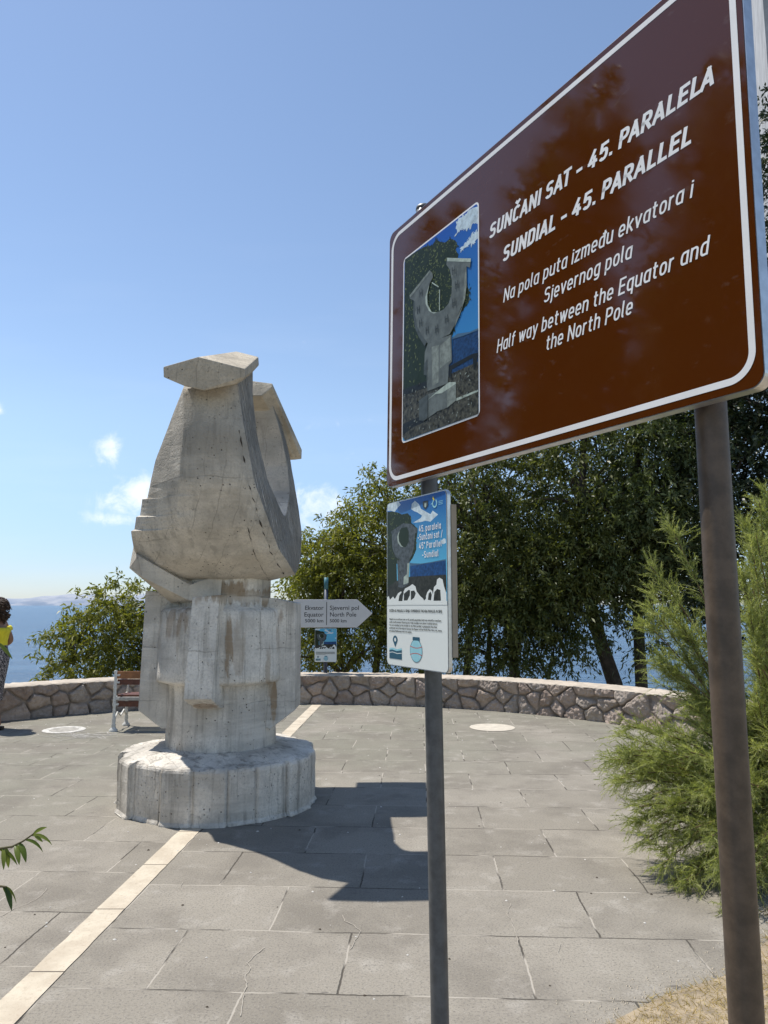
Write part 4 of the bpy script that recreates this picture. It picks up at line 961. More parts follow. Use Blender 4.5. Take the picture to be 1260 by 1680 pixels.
# ================================================================== lettering
def arc_(cx, cy, rx, ry, a0, a1, n=10, p=2.5):
    out = []
    for i in range(n + 1):
        a = R(a0 + (a1 - a0) * i / n); c, s = math.cos(a), math.sin(a)
        out.append((cx + rx * math.copysign(abs(c) ** (2 / p), c), cy + ry * math.copysign(abs(s) ** (2 / p), s)))
    return out
def glyphs():
    G = {}
    w = .46; h = w / 2
    S = lambda w, H: arc_(w / 2, H * .765, w / 2, H * .235, 22, 180, 8) + arc_(w / 2, H * .765, w / 2, H * .235, 180, 262, 4)[1:] + arc_(w / 2, H * .265, w / 2, H * .265, 82, 0, 4) + arc_(w / 2, H * .265, w / 2, H * .265, 0, -158, 8)[1:]
    G['S'] = (w, [S(w, 1)]); G['s'] = (.36, [S(.36, .7)])
    G['U'] = (w, [[(0, 1)] + arc_(h, .24, h, .24, 180, 360) + [(w, 1)]])
    G['N'] = (.5, [[(0, 0), (0, 1), (.5, 0), (.5, 1)]])
    C = arc_(h, .74, h, .26, 22, 180, 8) + arc_(h, .26, h, .26, 180, 338, 8)
    car = lambda x, y: [(x - .13, y + .13), (x, y), (x + .13, y + .13)]
    G['C'] = (w, [C]); G['Č'] = (w, [C, car(h, 1.27)])
    c = arc_(.2, .46, .2, .24, 25, 180, 8) + arc_(.2, .24, .2, .24, 180, 335, 8)
    G['c'] = (.38, [c]); G['č'] = (.38, [c, car(.2, .88)])
    G['A'] = (.54, [[(-.02, 0), (.27, 1), (.56, 0)], [(.19, .28), (.35, .28)]])
    G['I'] = (0, [[(0, 0), (0, 1)]]); G['T'] = (w, [[(0, 1), (w, 1)], [(h, 1), (h, 0)]])
    P = [(0, 0), (0, 1), (.18, 1)] + arc_(.2, .73, .26, .27, 90, -90) + [(0, .46)]
    G['P'] = (w, [P]); G['R'] = (w, [P, [(.22, .46), (w + .02, 0)]])
    G['L'] = (.34, [[(0, 1), (0, 0), (.36, 0)]])
    G['E'] = (.4, [[(.4, 1), (0, 1), (0, 0), (.4, 0)], [(0, .52), (.35, .52)]])
    G['D'] = (w, [[(0, 0), (0, 1), (.2, 1)] + arc_(.2, .74, .26, .26, 90, 0) + arc_(.2, .26, .26, .26, 0, -90) + [(0, 0), (0, .1)]])
    G['H'] = (.5, [[(0, 0), (0, 1)], [(.5, 0), (.5, 1)], [(0, .5), (.5, .5)]])
    G['4'] = (.5, [[(.30, 1), (0, .26), (.5, .26)], [(.36, .55), (.36, 0)]])
    G['5'] = (w, [[(.42, 1), (.05, 1), (.02, .54)] + arc_(h, .31, h, .31, 118, -150, 12)])
    G['.'] = (0, [[(0, -.11), (0, 0), (0, .11)]]); G['-'] = (.26, [[(.0, .40), (.26, .40)]]); G['/'] = (.34, [[(-.02, -.1), (.36, 1.08)]])
    G['°'] = (.16, [arc_(.08, .9, .09, .1, 0, 360, 12)])
    w = .40; h = .2
    bowl = [(w, .7)] + arc_(h * .95, .35, h * .95, .35, 90, 270, 14) + [(w, 0), (w, .7)]
    bowr = [(0, 0)] + arc_(h * 1.05, .35, h * .95, .35, -90, 90, 14) + [(0, .7), (0, 0)]
    bowo = arc_(h, .35, h, .35, 0, 360, 24)
    G['a'] = (w, [bowl, [(w, .7), (w, 0)]]); G['o'] = (w, [bowo])
    G['b'] = (w, [bowr, [(0, 1), (0, 0)]]); G['d'] = (w, [bowl, [(w, 1), (w, 0)]]); G['đ'] = (w, [bowl, [(w, 1), (w, 0)], [(w - .12, .87), (w + .08, .87)]])
    G['p'] = (w, [bowr, [(0, .7), (0, -.27)]]); G['q'] = (w, [bowl, [(w, .7), (w, -.27)]])
    G['g'] = (w, [bowl, [(w, .7), (w, -.06)] + arc_(h, -.06, h, .21, 0, -140, 8)])
    G['e'] = (w, [[(.02, .34), (w, .34)] + arc_(h, .40, h, .30, 0, 180, 12) + arc_(h, .28, h, .28, 180, 322, 8)])
    G['u'] = (w, [[(0, .7)] + arc_(h, .21, h, .21, 180, 360) + [(w, .5)], [(w, .7), (w, 0)]])
    n_ = arc_(h, .48, h, .22, 180, 0) + [(w, 0)]
    G['n'] = (w, [[(0, .7), (0, 0)], n_]); G['h'] = (w, [[(0, 1), (0, 0)], n_])
    k = .15
    G['m'] = (.64, [[(0, .7), (0, 0)], arc_(.16, .50, .16, .20, 180, 0) + [(.32, 0)], arc_(.48, .50, .16, .20, 180, 0) + [(.64, 0)]])
    G['r'] = (.24, [[(0, .7), (0, 0)], arc_(.21, .46, .21, .24, 180, 80, 6)])
    G['t'] = (.26, [[(.08, .94), (.08, .2)] + arc_(.26, .2, .18, .2, 180, 275, 6), [(.0, .7), (.22, .7)]])
    G['i'] = (0, [[(0, 0), (0, .7)], [(0, .88), (0, 1.0)]])
    G['j'] = (.04, [[(.04, .7), (.04, -.1)] + arc_(-.1, -.1, .14, .17, 0, -80, 6), [(.04, .88), (.04, 1.0)]])
    G['l'] = (.08, [[(0, 1), (0, .14)] + arc_(.12, .14, .12, .14, 180, 270, 5)])
    G['k'] = (.36, [[(0, 1), (0, 0)], [(.36, .7), (.02, .30)], [(.13, .42), (.38, 0)]])
    G['v'] = (.4, [[(0, .7), (.2, 0), (.4, .7)]]); G['w'] = (.62, [[(0, .7), (.155, 0), (.31, .68), (.465, 0), (.62, .7)]])
    G['y'] = (.4, [[(0, .7), (.21, .02)], [(.4, .7), (.13, -.27), (0, -.27)]])
    G['z'] = (.34, [[(0, .7), (.34, .7), (0, 0), (.35, 0)]])
    G['f'] = (.24, [arc_(.26, .82, .18, .18, 85, 180, 6) + [(.08, 0)], [(.0, .7), (.2, .7)]])
    return G
GL = glyphs()
def split_sharp(poly):
    out, cur = [], [poly[0]]
    for i in range(1, len(poly)):
        cur.append(poly[i])
        if i < len(poly) - 1:
            a = (poly[i][0] - poly[i - 1][0], poly[i][1] - poly[i - 1][1]); c = (poly[i + 1][0] - poly[i][0], poly[i + 1][1] - poly[i][1])
            la, lc = math.hypot(*a), math.hypot(*c)
            if la > 1e-6 and lc > 1e-6 and (a[0] * c[0] + a[1] * c[1]) / (la * lc) < -0.25:
                out.append(cur); cur = [poly[i]]
    out.append(cur); return out
def ribbon(poly, t, ext=True):
    """2D polyline -> left and right offset points"""
    P = []
    for p in poly:
        if not P or math.hypot(p[0] - P[-1][0], p[1] - P[-1][1]) > 1e-4: P.append(p)
    if len(P) > 1 and ext:
        for i0, i1 in ((0, 1), (-1, -2)):
            dx, dy = P[i0][0] - P[i1][0], P[i0][1] - P[i1][1]; l = math.hypot(dx, dy)
            if l > .14: P[i0] = (P[i0][0] + dx / l * t / 2, P[i0][1] + dy / l * t / 2)
    closed = len(P) > 3 and math.hypot(P[0][0] - P[-1][0], P[0][1] - P[-1][1]) < 1e-3
    n = len(P); L, Rr = [], []
    for i in range(n):
        a = P[i - 1] if i > 0 else (P[-2] if closed else None); c = P[i + 1] if i < n - 1 else (P[1] if closed else None)
        d1 = (P[i][0] - a[0], P[i][1] - a[1]) if a else None; d2 = (c[0] - P[i][0], c[1] - P[i][1]) if c else None
        d1 = d1 or d2; d2 = d2 or d1
        l1 = math.hypot(*d1) or 1; l2 = math.hypot(*d2) or 1
        n1 = (-d1[1] / l1, d1[0] / l1); n2 = (-d2[1] / l2, d2[0] / l2)
        mx_, my_ = n1[0] + n2[0], n1[1] + n2[1]; mm = mx_ * mx_ + my_ * my_
        s = t / max(mm, 0.55)          # mitre, limited
        L.append((P[i][0] + mx_ * s, P[i][1] + my_ * s)); Rr.append((P[i][0] - mx_ * s, P[i][1] - my_ * s))
    return L, Rr
KERN = {'LA': -.12, 'AT': -.14, 'AR': -.04, 'AL': -.02, 'PA': -.12, 'RA': -.04, 'ČA': -.06, 'IA': -.05, 'AN': -.02, 'SA': -.06}
def text_strokes(mb, txt, fr, x0, x1, base, cap, t, shear=0.0, sp=.20, z=0.0, mi=0, cap_h=1.0):
    """stroke lettering on a flat board; fr(x, y, z) maps board coordinates (y up) to space"""
    sc = cap / (1 + t)
    adv = 0; items = []
    for ch in txt:
        if ch == ' ': adv += .34; continue
        wd, st = GL[ch]
        if items: adv += KERN.get(prev + ch, 0)
        prev = ch
        items.append((adv, st)); adv += wd + t + sp * (1 if ch not in '.' else .8)
    total = adv - sp - t
    kx = (x1 - x0 - cap * t) / (total * sc)
    lay = 0
    for a, st in items:
      for poly_ in st:
        for poly in split_sharp(poly_):
            q = [((a + p[0] + p[1] * shear) * 1.0, p[1]) for p in poly]
            L, Rr = ribbon(q, t / 1.0)
            vs = []
            lay = (lay + 1) % 4
            for (l, r_) in zip(L, Rr):
                for (px_, py_) in (l, r_):
                    vs.append(fr(x0 + (px_ + t * .5) * sc * kx - 0.0, base + (py_ + t / 2) * sc, z + lay * 0.00006))
            mb.add(vs, [(2 * i, 2 * i + 2, 2 * i + 3, 2 * i + 1) for i in range(len(L) - 1)], mi)
    return mb
def font_text(mb, txt, fr, x, base, size, align='LEFT', bold=0.0, z=0.0, mi=0, width=None, shear=0.0):
    cu = bpy.data.curves.new('t', 'FONT'); cu.body = txt; cu.size = size; cu.align_x = align; cu.offset = bold; cu.shear = shear; cu.resolution_u = 3
    ob = bpy.data.objects.new('t', cu); COL.objects.link(ob)
    dg = bpy.context.evaluated_depsgraph_get(); dg.update()
    me = bpy.data.meshes.new_from_object(ob.evaluated_get(dg))
    vx = [v.co.x for v in me.vertices]
    k = 1.0
    if width and vx: k = width / (max(vx) - min(vx))
    mb.add([fr(x + v.co.x * k, base + v.co.y, z) for v in me.vertices], [list(p.vertices) for p in me.polygons], mi)
    bpy.data.objects.remove(ob); bpy.data.curves.remove(cu); bpy.data.meshes.remove(me)
    return mb
def rrect(x0, y0, x1, y1, r, n=8):
    out = []
    for cx, cy, a0 in ((x1 - r, y1 - r, 0), (x0 + r, y1 - r, 90), (x0 + r, y0 + r, 180), (x1 - r, y0 + r, 270)):
        out += [(cx + r * math.cos(R(a0 + 90 * i / n)), cy + r * math.sin(R(a0 + 90 * i / n))) for i in range(n + 1)]
    return out
def frame_fn(origin, ax, up):
    o, a, u = Vector(origin), Vector(ax).normalized(), Vector(up).normalized()
    nn = a.cross(u).normalized()          # towards the reader
    return (lambda x, y, z=0.0: o + a * x + u * y + nn * z), nn

# ================================================================== tourist sign
def print_mat(name, c, rough=0.25, var=0.0, sc=40):
    return plain(name, c, rough + .1, 0, var * 1.5, sc, spec=.3)
def vgrad(name, z0, z1, c0, c1, rough=0.2):
    """printed sky: the picture's own colour ramp over the height of the print"""
    m, nt, b = new_mat(name)
    s = N(nt, 'ShaderNodeSeparateXYZ'); nt.links.new(N(nt, 'ShaderNodeNewGeometry').outputs['Position'], s.inputs[0])
    f = rng_n(nt, s.outputs['Z'], z0, z1, smooth=False)
    nt.links.new(mixc(nt, f, c0, c1), b.inputs['Base Color']); b.inputs['Roughness'].default_value = rough
    return m
SW, SH = 1.484, 1.0
S_AX, S_UP = (0.496, -0.8683, -0.0027), (0.013, 0.0071, 0.9999)
fr, SN = frame_fn((0.0221, 2.6693, 3.0290), S_AX, S_UP)
F_ = lambda x, y, z=0.0: fr(x, -y, z)          # y measured down the board
sign = empty('tourist_sign', (0.19, 2.75, 0), 'large brown tourist sign with white lettering and a framed sundial photograph on two posts', 'sign')
m, nt, b = new_mat('brown_sign_film')
p = pos(nt)
c = mixc(nt, rng_n(nt, noise_n(nt, p, 6, 6, 0.65), 0.55, 0.75, 0, 0.35), (0.080, 0.0205, 0.0035), (0.10, 0.036, 0.014))
c = mixc(nt, rng_n(nt, noise_n(nt, pos(nt, (16, 16, 30)), 1, 5, 0.6), 0.62, 0.72, 0, 0.35), c, (0.13, 0.075, 0.055))
nt.links.new(c, b.inputs['Base Color'])
nt.links.new(rng_n(nt, noise_n(nt, p, 9, 5), 0.3, 0.7, 0.03, 0.09), b.inputs['Roughness'])
b.inputs['Specular IOR Level'].default_value = 0.62
bump(nt, b, noise_n(nt, p, 5, 2), 0.012, 0.02)
MAT['brown'] = m
post_l = MB(); post_r = MB()
tl, bl_ = at(704.4, 790, 2.585), at(722, 1680, 2.585)
up_ = (tl - bl_) / (tl.z - bl_.z)
def post_mesh(base, dirv, ztop, rad):
    mb = MB(); ps = [base + dirv * (z - base.z) for z in np.linspace(-.05, ztop, 12)]
    mb.tube(ps, rad, 28, caps=True)
    mb.tube([ps[-1], ps[-1] + dirv * .012], [rad * 1.04, rad * .96], 28)
    return mb
post_mesh(bl_, up_, 3.085, .0303).build('post', MAT['post'], sign)
post_mesh(at(1225, 1680, 1.572), Vector((0, 0, 1)), 3.05, .0338).build('post', MAT['post_brown'], sign)
# panel: folded aluminium tray with brown film on its face
mb = MB(); rr_ = rrect(0, 0, SW, SH, .032)
k = len(rr_)
mb.add([F_(x, y, -.001) for x, y in rr_] + [F_(x, y, -.030) for x, y in rr_], [list(range(k)), list(range(2 * k - 1, k - 1, -1))] + [(i, i + k, (i + 1) % k + k, (i + 1) % k) for i in range(k)])
panel = mb.build('panel', MAT['alu'], sign)
rf = rrect(.002, .002, SW - .002, SH - .002, .031)
MB().add([F_(x, y, .0) for x, y in rf], [list(range(k))]).build('film', MAT['brown'], panel, fix=False)
bo, bi_ = rrect(.0175, .019, SW - .0155, SH - .019, .062, 12), rrect(.0325, .034, SW - .0305, SH - .034, .047, 12)
k2 = len(bo)
MB().add([F_(x, y, .0006) for x, y in bo] + [F_(x, y, .0006) for x, y in bi_], [(i, (i + 1) % k2, (i + 1) % k2 + k2, i + k2) for i in range(k2)]).build('border', MAT['white'], panel)
mb = MB()
for txt, x0, x1, base, cap, t, sh in (('SUNČANI SAT - 45. PARALELA', .622, 1.408, .303, .0465, .228, .20), ('SUNDIAL - 45. PARALLEL', .686, 1.345, .406, .0465, .228, .20),
                                      ('Na pola puta između ekvatora i', .688, 1.342, .5335, .041, .142, .20), ('Sjevernog pola', .862, 1.170, .6005, .041, .142, .20),
                                      ('Half way between the Equator and', .655, 1.374, .680, .041, .142, .20), ('the North Pole', .867, 1.166, .739, .041, .142, .20)):
    mb = MB(); text_strokes(mb, txt, fr, x0, x1, -base, cap, t, sh, z=.0006, sp=.13)
    mb.build('lettering', MAT['white'], panel, fix=False)
# framed photograph of the sundial, printed flat on the panel
P0 = (.108, .146, .571, .852)
SKYP = vgrad('print_sky', 2.25, 2.88, (0.06, 0.30, 0.58), (0.012, 0.085, 0.40))
pm = [MAT['white'], SKYP, print_mat('print_leaf_dark', (0.012, 0.024, 0.009)), print_mat('print_leaf_mid', (0.12, 0.15, 0.055)), print_mat('print_cloud', (0.50, 0.62, 0.70), .25, .15, 60),
      print_mat('print_sea', (0.010, 0.045, 0.13), .25, .3, 90), print_mat('print_hill', (0.06, 0.13, 0.22)), print_mat('print_paving', (0.055, 0.055, 0.042), .25, .5, 70), print_mat('print_shadow', (0.010, 0.013, 0.014)),
      print_mat('print_stone_shade', (0.115, 0.135, 0.13), .25, .16, 30), print_mat('print_stone_light', (0.36, 0.43, 0.38), .25, .15, 50), print_mat('print_stone_mid', (0.19, 0.22, 0.20), .25, .2, 50), print_mat('print_carving', (0.04, 0.05, 0.05)), print_mat('print_stone_dark', (0.065, 0.08, 0.08), .25, .15, 40)]
mb = MB(); rp = rrect(*P0, .018)
pic_n = [0]
def clampP(q): return [(min(max(x, P0[0] + .006), P0[2] - .006), min(max(y, P0[1] + .006), P0[3] - .006)) for x, y in q]
def lay(q, mi, clamp=True):
    pic_n[0] += 1
    q = clampP(q) if clamp else q
    mb.add([F_(x, y, .0005 + .00008 * pic_n[0]) for x, y in q], [list(range(len(q)))], mi)
lay(rp, 0, False)
lay(rrect(P0[0] + .006, P0[1] + .006, P0[2] - .006, P0[3] - .006, .013), 1, False)
lay(PIC['cloudA'], 4); lay(PIC['cloudB'], 4)
dabs_later = [('cloudA', 170, .010), ('cloudB', 120, .008)]
lay(PIC['sea'], 5); lay(PIC['hill'], 6); lay(PIC['tree'], 2)
pr2 = random.Random(3)
def inside(pt, poly):
    x, y = pt; r_ = False; j = len(poly) - 1
    for i in range(len(poly)):
        if (poly[i][1] > y) != (poly[j][1] > y) and x < (poly[j][0] - poly[i][0]) * (y - poly[i][1]) / (poly[j][1] - poly[i][1]) + poly[i][0]: r_ = not r_
        j = i
    return r_
def dabs(poly, n, s, mis, grow=0.0):
    xs = [q[0] for q in poly]; ys_ = [q[1] for q in poly]
    pic_n[0] += 1; c = 0
    while c < n:
        x, y = pr2.uniform(min(xs) - grow, max(xs) + grow), pr2.uniform(min(ys_) - grow, max(ys_) + grow)
        if not (P0[0] + .012 < x < P0[2] - .012 and P0[1] + .012 < y < P0[3] - .012): continue
        if not inside((x, y), poly):
            if not grow or not inside((x + pr2.uniform(-grow, grow), y + pr2.uniform(-grow, grow)), poly): continue
        a = pr2.uniform(0, 6.28); l = s * pr2.uniform(.5, 1.3); w = l * .4
        ca, sa = math.cos(a), math.sin(a)
        z = .0005 + .00008 * pic_n[0] + c * 2.0e-7
        mb.add([F_(x + ca * l, y + sa * l, z), F_(x - sa * w, y + ca * w, z), F_(x - ca * l, y - sa * l, z), F_(x + sa * w, y - ca * w, z)], [(0, 1, 2, 3)], pr2.choice(mis)); c += 1
for nm_, n_, s_ in dabs_later: dabs(PIC[nm_], n_, s_, [4], .010)
tr_up = [q for q in PIC['tree']]
dabs(tr_up, 900, .0075, [2, 2, 2, 3], .014); dabs([q for q in tr_up if q[1] < .48] + [(.30, .44), (.14, .50)], 420, .0048, [3], .008)
lay([(.235, .52), (.32, .52), (.32, .70), (.235, .70)], 2); lay([(.40, .60), (.566, .60), (.566, .69), (.40, .69)], 5); lay(PIC['hill'], 6); lay(PIC['pave'], 7); lay(PIC['wallp'], 8); lay(PIC['shadow'], 8); lay(PIC['strip'], 10); lay(PIC['benchp'], 8)
lay(PIC['base'], 9); lay(PIC['baseright'], 11); lay(PIC['baselight'], 10)
lay(PIC['ped'], 9); lay(PIC['pedlight'], 11); lay(PIC['pedblock'], 11)
dabs(PIC['pave'], 260, .006, [7, 7, 8, 11], 0); lay(PIC['base'], 9); lay(PIC['baseright'], 11); lay(PIC['baselight'], 10); lay(PIC['ped'], 9); lay(PIC['pedlight'], 11); lay(PIC['pedblock'], 11); lay(PIC['ring'], 9); lay(PIC['ringrim'], 11); lay(PIC['ringlight'], 10); lay(PIC['gno1'], 10); lay(PIC['gno2'], 10)
for q_, m_ in (([(.262, .535), (.222, .487), (.196, .444), (.183, .385), (.187, .339), (.197, .345), (.195, .39), (.212, .445), (.238, .483), (.275, .522)], 13), ([(.397, .266), (.532, .327), (.530, .338), (.398, .279)], 10), ([(.157, .308), (.291, .266), (.296, .275), (.164, .318)], 11), ([(.2575, .60), (.2775, .585), (.2775, .70), (.2737, .643), (.2575, .636)], 13), ([(.228, .7206), (.2834, .7118), (.2834, .795), (.2615, .8009), (.2289, .7924)], 13)): lay(q_, m_)
# hour signs on the printed dial: short dark strokes round the ring
for a_ in range(9):
    a = R(150 + a_ * 30); cx_, cy_ = .338 + .118 * math.cos(a), .385 - .112 * math.sin(a)
    for d in (-.008, .006):
        lay([(cx_ + d - .002, cy_ - .014), (cx_ + d + .0015, cy_ - .014), (cx_ + d + .0025, cy_ + .014), (cx_ + d - .001, cy_ + .014)], 12)
    lay([(cx_ - .008, cy_ - .003), (cx_ + .008, cy_ - .001), (cx_ + .008, cy_ + .002), (cx_ - .008, cy_)], 12)
mb.build('printed_picture', pm, panel, fix=False)
# rails and clamps on the back
mb = MB()
for y in (.12, .5, .88):
    c = (F_(.02, y, -.034) + F_(SW - .02, y, -.034)) / 2
    rotm = Matrix((Vector(S_AX).normalized(), SN, Vector(S_UP).normalized())).transposed()
    mb.box(c, (SW - .05, .008, .04), rotm)
mb.build('back_rail', MAT['alu'], sign)
for sx, base, dv in ((.24, tl, up_), (1.335, at(1225, 1680, 1.572), Vector((0, 0, 1)))):
    for y in (.12, .50, .88):
        pt = F_(sx, y, 0); q = base + dv * (pt.z - base.z)
        dd_ = (q - F_(0, 0, 0)).dot(SN); pp_ = q - SN * (dd_ + .031); q1 = q
        MB().tube([q - Vector((0, 0, .012)), q + Vector((0, 0, .012))], .0365, 20).box((q1 + pp_) / 2, (.05, (q1 - pp_).length, .022), rotm).build('clamp', MAT['alu'], sign)

# ------------------------------------------------------------------ blue and white information board on the left post
IW, IH = .4115, .595
IY = 0.49494
fr2, IN = frame_fn((0.0, 0.0, 0.0), (math.sin(IY), -math.cos(IY), 0), (0, 0, 1))
ic = Vector((.112 * 2.53 / 2.62, 2.53, 1.6 + .0823 * 2.53 / 2.62))
iorg = ic - Vector((math.sin(IY), -math.cos(IY), 0)) * IW / 2 + Vector((0, 0, IH / 2))
G_ = lambda x, y, z=0.0: iorg + fr2(x, -y, z)
board = empty('information_board', tuple(ic), 'small blue and white information board with a sundial photograph fixed to the left sign post', 'board')
def slab_rr(F, x0, y0, x1, y1, r_, z0, z1):
    q = rrect(x0, y0, x1, y1, r_); k = len(q)
    return MB().add([F(x, y, z1) for x, y in q] + [F(x, y, z0) for x, y in q], [list(range(k)), list(range(2 * k - 1, k - 1, -1))] + [(i, i + k, (i + 1) % k + k, (i + 1) % k) for i in range(k)])
slab_rr(G_, 0, 0, IW, IH, .020, -.014, -.0008).build('panel', MAT['alu'], board)
slab_rr(G_, .03, .05, IW + .004, IH - .05, .002, -.034, -.0150).build('backing', plain('backing_beige', (0.30, 0.26, 0.20), .7, 0, .1, 8), board)
for y in (.16, .46):
    q0 = G_(.29, y, -.06); 
    MB().box(q0, (.07, .05, .03), Matrix.Rotation(-(math.pi / 2 - IY), 3, 'Z')).build('clamp', MAT['alu'], board)
SKB = vgrad('board_sky', 1.73, 1.99, (0.09, 0.42, 0.66), (0.010, 0.080, 0.36))
INK = print_mat('ink_dark', (0.02, 0.03, 0.035)); TEAL = print_mat('ink_teal', (0.028, 0.10, 0.155)); TEALL = print_mat('ink_teal_pale', (0.30, 0.60, 0.68)); RED = print_mat('ink_red', (0.50, 0.07, 0.06))
YEL = print_mat('ink_yellow', (0.65, 0.55, 0.05)); GREY = print_mat('ink_stone', (0.075, 0.09, 0.10), .25, .3, 80)
BM = [print_mat('board_white', (0.74, 0.78, 0.76)), SKB, pm[2], pm[3], print_mat('board_cloud', (0.55, 0.66, 0.72), .25, .12, 60), print_mat('board_sea', (0.010, 0.06, 0.19), .25, .25, 90), pm[6], pm[8], GREY, pm[10], INK, TEAL, TEALL, RED, YEL, print_mat('board_paving', (0.03, 0.032, 0.026), .25, .4, 70)]
def board_print(F, sx, sy, x_in, parent, detail=True):
    mb = MB(); cnt = [0]
    X1, Y1 = IW * sx / .968 if False else x_in[0], x_in[1]
    def L(q, mi, sc=True, cl=True):
        cnt[0] += 1
        if sc: q = [(x * sx, y * sy) for x, y in q]
        if cl: q = [(min(max(x, .004 * X1 / .4115), X1 - .004 * X1 / .4115), min(max(y, .004 * X1 / .4115), Y1 - .004)) for x, y in q]
        mb.add([F(x, y, .0002 + .00002 * cnt[0]) for x, y in q], [list(range(len(q)))], mi)
    k_ = X1 / .4115
    L(rrect(.003 * k_, .003 * k_, X1 - .003 * k_, Y1 - .003 * k_, .018 * k_), 0, False, False)
    top = [(x, y) for x, y in rrect(.004 * k_, .004 * k_, X1 - .004 * k_, Y1 * .62, .017 * k_) if y < Y1 * .5]
    L([(.004 * k_, .395 * sy)] + top + [(X1 - .004 * k_, .395 * sy)], 1, False, False)
    for nm, mi in (('cloudA', 4), ('cloudB', 4), ('cloudC', 4), ('sea', 5), ('hillp', 6), ('tree', 2), ('pave', 15)): L(BRD[nm], mi)
    if detail:
        pr3 = random.Random(8); t = BRD['tree']
        for i in range(420):
            x, y = pr3.uniform(0, .25), pr3.uniform(.03, .24)
            if not inside((x + pr3.uniform(-.006, .006), y + pr3.uniform(-.006, .006)), t): continue
            a = pr3.uniform(0, 6.28); l = .005 * pr3.uniform(.5, 1.2); w = l * .4; z = .0002 + .00002 * cnt[0] + .00001 + i * 5e-7
            mb.add([F(max(.005, (x + math.cos(a) * l)) * sx, (y + math.sin(a) * l) * sy, z), F(max(.005, x - math.sin(a) * w) * sx, (y + math.cos(a) * w) * sy, z), F(max(.005, x - math.cos(a) * l) * sx, (y - math.sin(a) * l) * sy, z), F(max(.005, x + math.sin(a) * w) * sx, (y - math.cos(a) * w) * sy, z)], [(0, 1, 2, 3)], pr3.choice([2, 3]))
        cnt[0] += 14
    for nm, mi in (('house', 8), ('hole', 2), ('holelight', 9), ('ped', 8), ('pedlight', 9), ('wave', 0), ('curl1', 15), ('curl2', 15), ('curl3', 15), ('curl4', 15), ('curl5', 15), ('curl6', 15)): L(BRD[nm], mi)
    L([(.004, .386), (.44, .386), (.44, .40), (.004, .40)], 0)
    # place marker over waves, globe between two red circles
    cx_, cy_ = .069, .533
    L([(cx_ + .0185 * math.cos(R(a)), cy_ + .0165 * math.sin(R(a))) for a in range(170, 371, 15)] + [(cx_, .560)], 11)
    L([(cx_ + .0075 * math.cos(R(a)), cy_ - .001 + .0075 * math.sin(R(a))) for a in range(0, 360, 30)], 0)
    ps_ = BRD['pinsea']
    L([(.0225, .567), (.045, .563), (.08, .567), (.12, .562), (.12, .604), (.023, .604)], 11)
    L([(.0225, .567), (.045, .563), (.08, .567), (.12, .562), (.12, .569), (.08, .574), (.045, .570), (.0225, .573)], 12)
    L([(.0225, .581), (.05, .578), (.085, .582), (.12, .579), (.12, .5815), (.085, .5845), (.05, .5805), (.0225, .5835)], 0)
    gx_, gy_ = .2255, .5655
    el = lambda rx, ry, dy=0, n=28: [(gx_ + rx * math.cos(2 * math.pi * i / n), gy_ + dy + ry * math.sin(2 * math.pi * i / n)) for i in range(n)]
    L(el(.0440, .0415), 11); L(el(.0422, .0398), 12); L(el(.030, .036), 0); L(el(.0288, .036), 12)
    L([(.2015, .5165), (.2515, .5165), (.2515, .529), (.2015, .529)], 11)
    for dy in (-.017, .014):
        s_ = 1 if dy < 0 else -1
        up2 = [(gx_ - .043 + .0086 * i, gy_ + dy + s_ * .006 * math.sin(math.pi * i / 10)) for i in range(11)]
        L(up2 + [(x, y + .0026) for x, y in up2[::-1]], 13)
    # crest and tourist-board swirl
    L([(.280, .0255), (.316, .0255), (.317, .044), (.298, .0565), (.281, .044)], 10); L([(.284, .029), (.312, .029), (.313, .043), (.298, .053), (.285, .043)], 8); L([(.292, .034), (.305, .034), (.304, .045), (.298, .049), (.292, .045)], 9)
    ring = [(.362 + .0165 * math.cos(R(a)), .0415 + .0165 * math.sin(R(a))) for a in range(-60, 241, 20)]
    L(ring + [(.362 + .0105 * math.cos(R(a)), .0415 + .0105 * math.sin(R(a))) for a in range(240, -61, -20)], 12)
    L([(.347, .022), (.352, .014), (.357, .022), (.362, .03), (.354, .03)], 14); L([(.335, .042), (.346, .038), (.347, .043)], 12)
    for yy_ in (.037, .0425, .048): L([(.388, yy_), (.416, yy_), (.416, yy_ + .0017), (.388, yy_ + .0017)], 12)
    return mb, cnt
mb, cnt = board_print(G_, .935, .944, (IW, IH), board)
mb.build('printed_picture', BM, board, fix=False)
mb = MB()
g2 = lambda x, y, z=0.0: iorg + fr2(x, y, z)
Zt = .0002 + .00002 * (cnt[0] + 3)
for txt, x0, x1, base, cap in (('45. paralela', .2440, .3900, .1322, .0225), ('-Sunčani sat /', .2360, .3990, .1620, .0225), ('45° Parallel', .2440, .3930, .1935, .0225), ('-Sundial', .2650, .3720, .2260, .0225)):
    mb = MB(); text_strokes(mb, txt, g2, x0 * .966, x1 * .966, -base * .966, cap, .17, 0, z=Zt, mi=0); mb.build('lettering', [MAT['white'], INK], board, fix=False)
mb = MB(); font_text(mb, 'DOŽIVI 45. PARALELU U SENJU / EXPERIENCE THE 45th PARALLEL IN SENJ', g2, .0215, -.4025, .0120, bold=.0003, z=Zt, mi=1, width=.354); mb.build('lettering', [MAT['white'], INK], board, fix=False); mb = MB()
